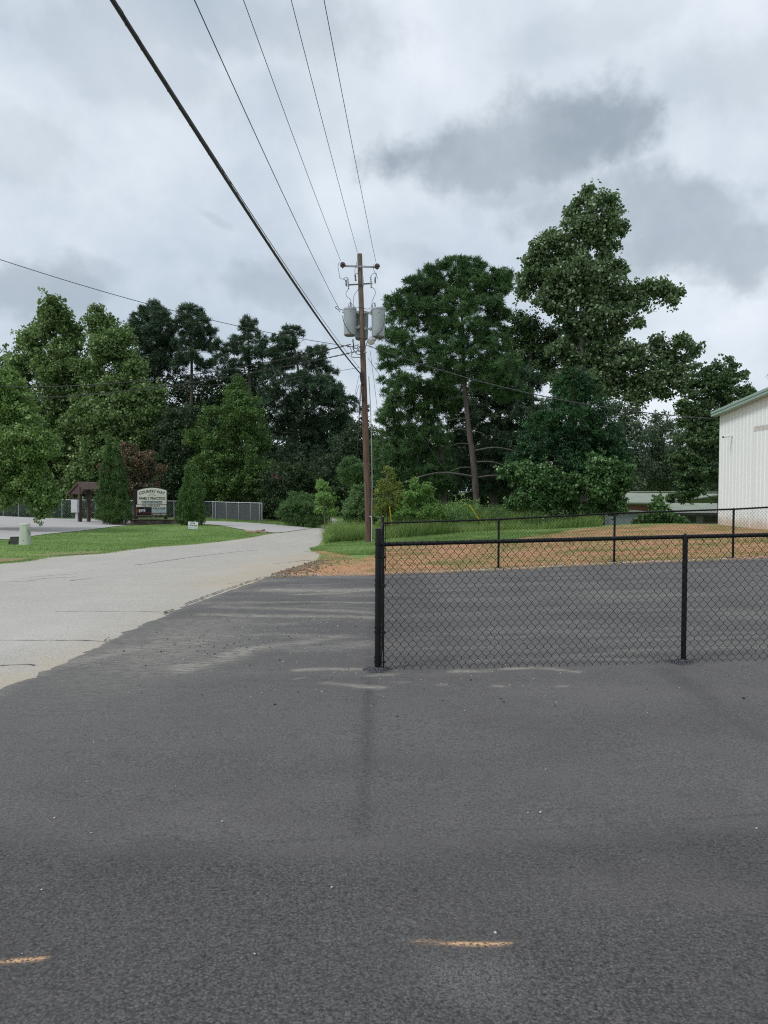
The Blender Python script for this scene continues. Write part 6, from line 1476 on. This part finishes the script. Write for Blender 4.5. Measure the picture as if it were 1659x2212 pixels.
# ---- low undergrowth right behind the grey fence
L = Leaves(); wl = [(px + random.uniform(-8, 8), 1104 + random.uniform(-6, 8), 26, random.uniform(12, 24), random.uniform(0, 1.5)) for px in range(-90, 640, 22)]
lobes = lobes_px(wl, 75.5); ctr, nrm = clumps_for(lobes, .55, .5)
leafy(L, ctr, nrm, 30, .45, .22, base=.30, asp=.7)
tag(L.build('undergrowth', LM['dark'], None), 'low dark undergrowth right behind the long grey fence', kind='stuff')
# ---- far wood closing the view
L = Leaves(); wl = []
for px in range(-220, 1960, 46):
    for py, ry in ((1085, 45), (1020, 50), (955, 44)):
        if px > 1330 and py < 1000: continue
        if 745 < px < 815 and py < 1000: continue
        wl.append((px + random.uniform(-15, 15), py + random.uniform(-14, 14), 44, ry, random.uniform(0, 14)))
lobes = lobes_px(wl, 104); ctr, nrm = clumps_for(lobes, 1.5, .5)
leafy(L, ctr, nrm, 26, 1.15, .52, base=.32, asp=.8)
tag(L.build('woods', LM['dark'], None), 'dark wood closing the view behind all the nearer trees', 'woods', kind='stuff')

# ================================================================ grass and weeds
def blades(name, pts, h, w, mat, label, lean=.35, base=.5, hv=.4, cat='grass'):
    pts = np.asarray(pts); n = len(pts); z = Hn(pts[:, 0], pts[:, 1]); p = np.column_stack([pts, z + .0])
    d = np.column_stack([rng.normal(0, lean, n), rng.normal(0, lean, n), np.ones(n)]); d /= np.linalg.norm(d, axis=1)[:, None]
    hh = h * rng.uniform(1 - hv, 1 + hv, n) if np.isscalar(h) else h * rng.uniform(1 - hv, 1 + hv, n)
    ww = w * rng.uniform(.6, 1.3, n); L = Leaves(); b = np.column_stack([rng.normal(size=n), rng.normal(size=n), np.zeros(n)]); b /= np.linalg.norm(b, axis=1)[:, None]
    bend = d + np.column_stack([rng.normal(0, lean, n), rng.normal(0, lean, n), np.full(n, -.3)]) * .8; bend /= np.linalg.norm(bend, axis=1)[:, None]
    m1 = p + d * (hh * .6)[:, None]; e = m1 + bend * (hh * .45)[:, None]
    V = np.stack([p - b * ww[:, None] / 2, p + b * ww[:, None] / 2, m1 + b * ww[:, None] * .4, m1 - b * ww[:, None] * .4, e], 1).reshape(-1, 3)
    o = np.arange(n)[:, None] * 5
    F4 = np.concatenate([o + np.array([[0, 1, 2, 3]]), o + np.array([[3, 2, 4, 4]])], 0)
    F4[n:, :] = np.concatenate([o + np.array([[3, 2, 4, 4]])], 0)
    # second face is a triangle: give it as a separate mesh part
    me = bpy.data.meshes.new(name); V = V.astype(np.float32); tri = (o + np.array([[3, 2, 4]])).astype(np.int32); qd = (o + np.array([[0, 1, 2, 3]])).astype(np.int32)
    me.vertices.add(len(V)); me.vertices.foreach_set('co', V.ravel()); nl = n * 7; me.loops.add(nl)
    me.loops.foreach_set('vertex_index', np.concatenate([qd.ravel(), tri.ravel()])); me.polygons.add(2 * n)
    me.polygons.foreach_set('loop_start', np.concatenate([np.arange(n) * 4, n * 4 + np.arange(n) * 3]).astype(np.int32))
    me.polygons.foreach_set('loop_total', np.concatenate([np.full(n, 4), np.full(n, 3)]).astype(np.int32)); me.update(calc_edges=True)
    v = base + rng.normal(0, .2, n) + (fbm(pts[:, 0] * .7, pts[:, 1] * .7, 5, 5) - .5) * 1.5; fattr(me, 'leafvar', np.clip(np.concatenate([v, v]), 0, 1), 'FACE')
    return tag(link(name, me, mat), label, cat, kind='stuff')
def fill(poly, n, dens=None):
    xs = [p[0] for p in poly]; ys = [p[1] for p in poly]; x = rng.uniform(min(xs), max(xs), n * 3); y = rng.uniform(min(ys), max(ys), n * 3)
    k = inpoly(x, y, poly)
    if dens is not None: k &= dens(x, y)
    return np.column_stack([x[k], y[k]])[:n]
_park = park_poly; _roadp = road_right + road_left[::-1]
def offroad(x, y): return ~inpoly(x, y, _roadp) & ~inpoly(x, y, _park)
verge = W([('w', -18, 20), (0, 1219), (60, 1213), (150, 1201), (274, 1189), (329, 1183), (439, 1175), (549, 1161), (603, 1151, 50.2), (560, 1147.5, 51.5), (512, 1143, 54.5), (437, 1135.5, 59.5), (330, 1136, 60), (224, 1141.5), (95, 1155.5), (0, 1167), ('w', -30, 38)])
def vd(x, y):
    wn = np.zeros_like(x)
    for s_ in [(18, 1184, .9, .5), (100, 1176, 1.0, .6), (60, 1208, 1.4, .6), (120, 1200, 1.2, .5), (170, 1196, 1.6, .6), (210, 1193, 1.2, .5), (0, 1212, 1, .9)]:
        c = G(s_[0], s_[1]); wn = np.maximum(wn, np.exp(-((((x - c.x) / s_[2]) ** 2 + ((y - c.y) / s_[3]) ** 2))))
    c = P(563, 1149, 50.5); wn = np.maximum(wn, np.exp(-((((x - c.x) / 1.1) ** 2 + ((y - c.y) / 1.7) ** 2))))
    return (wn < .35 + rng.random(x.shape) * .3) & offroad(x, y)
blades('grass', fill(verge, 90000, vd), .055, .016, LM['grass'], 'bright mown lawn between the road and the parking lot', base=.55)
back = W([('w', -40, 69), (0, 1119, 72.2), (210, 1122, 70.2), (437, 1128.6, 67.2), (576, 1135.6, 65.2), (670, 1140.8, 62.4), (729, 1131, 73), (690, 1125, 78), (600, 1118, 78), (0, 1110, 80), ('w', -40, 80)])
blades('grass', fill(back, 40000, offroad), .09, .03, LM['grass'], 'lawn strip along the grey fence beyond the parking lot', base=.4)
rgr = W([(640, 1191), (700, 1191), (745, 1200), (808, 1199), (830, 1181), (970, 1171), (1082, 1168), (1200, 1153), (1240, 1144), (1100, 1146), (1000, 1151), (900, 1160), (800, 1166), (730, 1168), (700, 1178)])
blades('grass', fill(rgr, 60000, offroad), .07, .014, LM['grass'], 'mown grass between the bare soil and the tall weeds right of the pole', base=.6)
wd_ = W([(700, 1172), (740, 1170), (797, 1168), (830, 1168), (900, 1161), (1000, 1152), (1100, 1147), (1230, 1141), (1300, 1137), (1290, 1120, 42), (1000, 1112, 44), (860, 1126, 46), (760, 1146, 42), (735, 1148, 44), (712, 1158, 44)])
wp = fill(wd_, 60000, lambda x, y: offroad(x, y) & (rng.random(x.shape) < .25 + .9 * fbm(x * .8, y * .8, 3, 44)))
blades('tall_grass', wp, .62 * (0.15 + 1.8 * fbm(wp[:, 0] * .9, wp[:, 1] * .9, 3, 12) ** 1.5), .016, LM['weed'], 'tall unmown weeds behind the mown strip right of the pole', lean=.4, base=.45)
tp = W([(700, 1176), (730, 1172), (775, 1170), (790, 1160), (760, 1150, 41.5), (722, 1156, 42), (704, 1168)])
pts = fill(tp, 9000, offroad); blades('tall_grass', pts, .46, .014, LM['weed'], 'clump of tall seedy grass at the road edge left of the pole', lean=.4, base=.25)
# broad leafed weeds among the tall grass
def weedplants(n, poly, hmax):
    L = Leaves(); q = fill(poly, n); q = q[:n]; z = Hn(q[:, 0], q[:, 1]); hh = hmax * rng.uniform(.4, 1.1, len(q))
    k = 34; idx = np.repeat(np.arange(len(q)), k); m_ = len(idx); t_ = rng.random(m_)
    c = np.column_stack([q[idx, 0] + rng.normal(0, .10, m_), q[idx, 1] + rng.normal(0, .10, m_), z[idx] + t_ * hh[idx]])
    a = unit(m_); a[:, 2] = np.abs(a[:, 2]) * .6 + .2; a /= np.linalg.norm(a, axis=1)[:, None]; b = np.cross(a, unit(m_)); b /= np.linalg.norm(b, axis=1)[:, None]
    s = rng.uniform(.07, .16, m_); L.quads(c, a, b, s, s * .45, .45 + rng.normal(0, .2, m_) + (rng.normal(0, .15, len(q)))[idx]); return L
wz = W([(850, 1150), (950, 1148), (1060, 1142), (1180, 1141), (1230, 1138), (1230, 1124, 40.5), (1000, 1114, 43.5), (860, 1128, 45)])
tag(weedplants(700, wz, .85).build('weeds', LM['shrub'], None), 'leafy waist high weeds along the foot of the trees behind the far fence', kind='stuff')
we = W([(970, 1128, 40), (1035, 1124, 40), (1035, 1120, 42), (970, 1120, 42)])
tag(weedplants(60, we, 1.15).build('weeds', LM['light'], None), 'paler spiky weeds at the foot of the leaning pine', kind='stuff')
# sparse dry straw and tufts on the bare soil
sp = fill([(p[0], p[1]) for p in dirt_poly], 70000, lambda x, y: (x < 22) & ~((y < yfar(x) + .1)) & (fbm(x * .9, y * 1.2, 4, 66) + rng.random(x.shape) * .25 > .68))
blades('grass', sp, .05, .010, LM['weed'], 'thin scattered tufts of grass on the bare red soil', base=.55, lean=.6)
m_straw = leafmat('straw', (.26, .16, .08), (.38, .26, .13), (.52, .40, .22), trans=.2)
sp = fill([(p[0], p[1]) for p in dirt_poly], 60000, lambda x, y: (x < 22) & ~((y < yfar(x) + .05)))
blades('straw', sp, .05, .010, m_straw, 'dry straw scattered over the bare red soil', base=.5, lean=1.6)
ed = []
rl = road_left[3:13]
for i in range(len(rl) - 1):
    for _ in range(700):
        u = rng.random(); ed.append((rl[i][0] + (rl[i + 1][0] - rl[i][0]) * u + rng.normal(0, .12), rl[i][1] + (rl[i + 1][1] - rl[i][1]) * u + rng.normal(0, .12)))
blades('grass', ed, .06, .014, LM['grass'], 'ragged grass fringe creeping onto the road edge', base=.6, lean=.8)
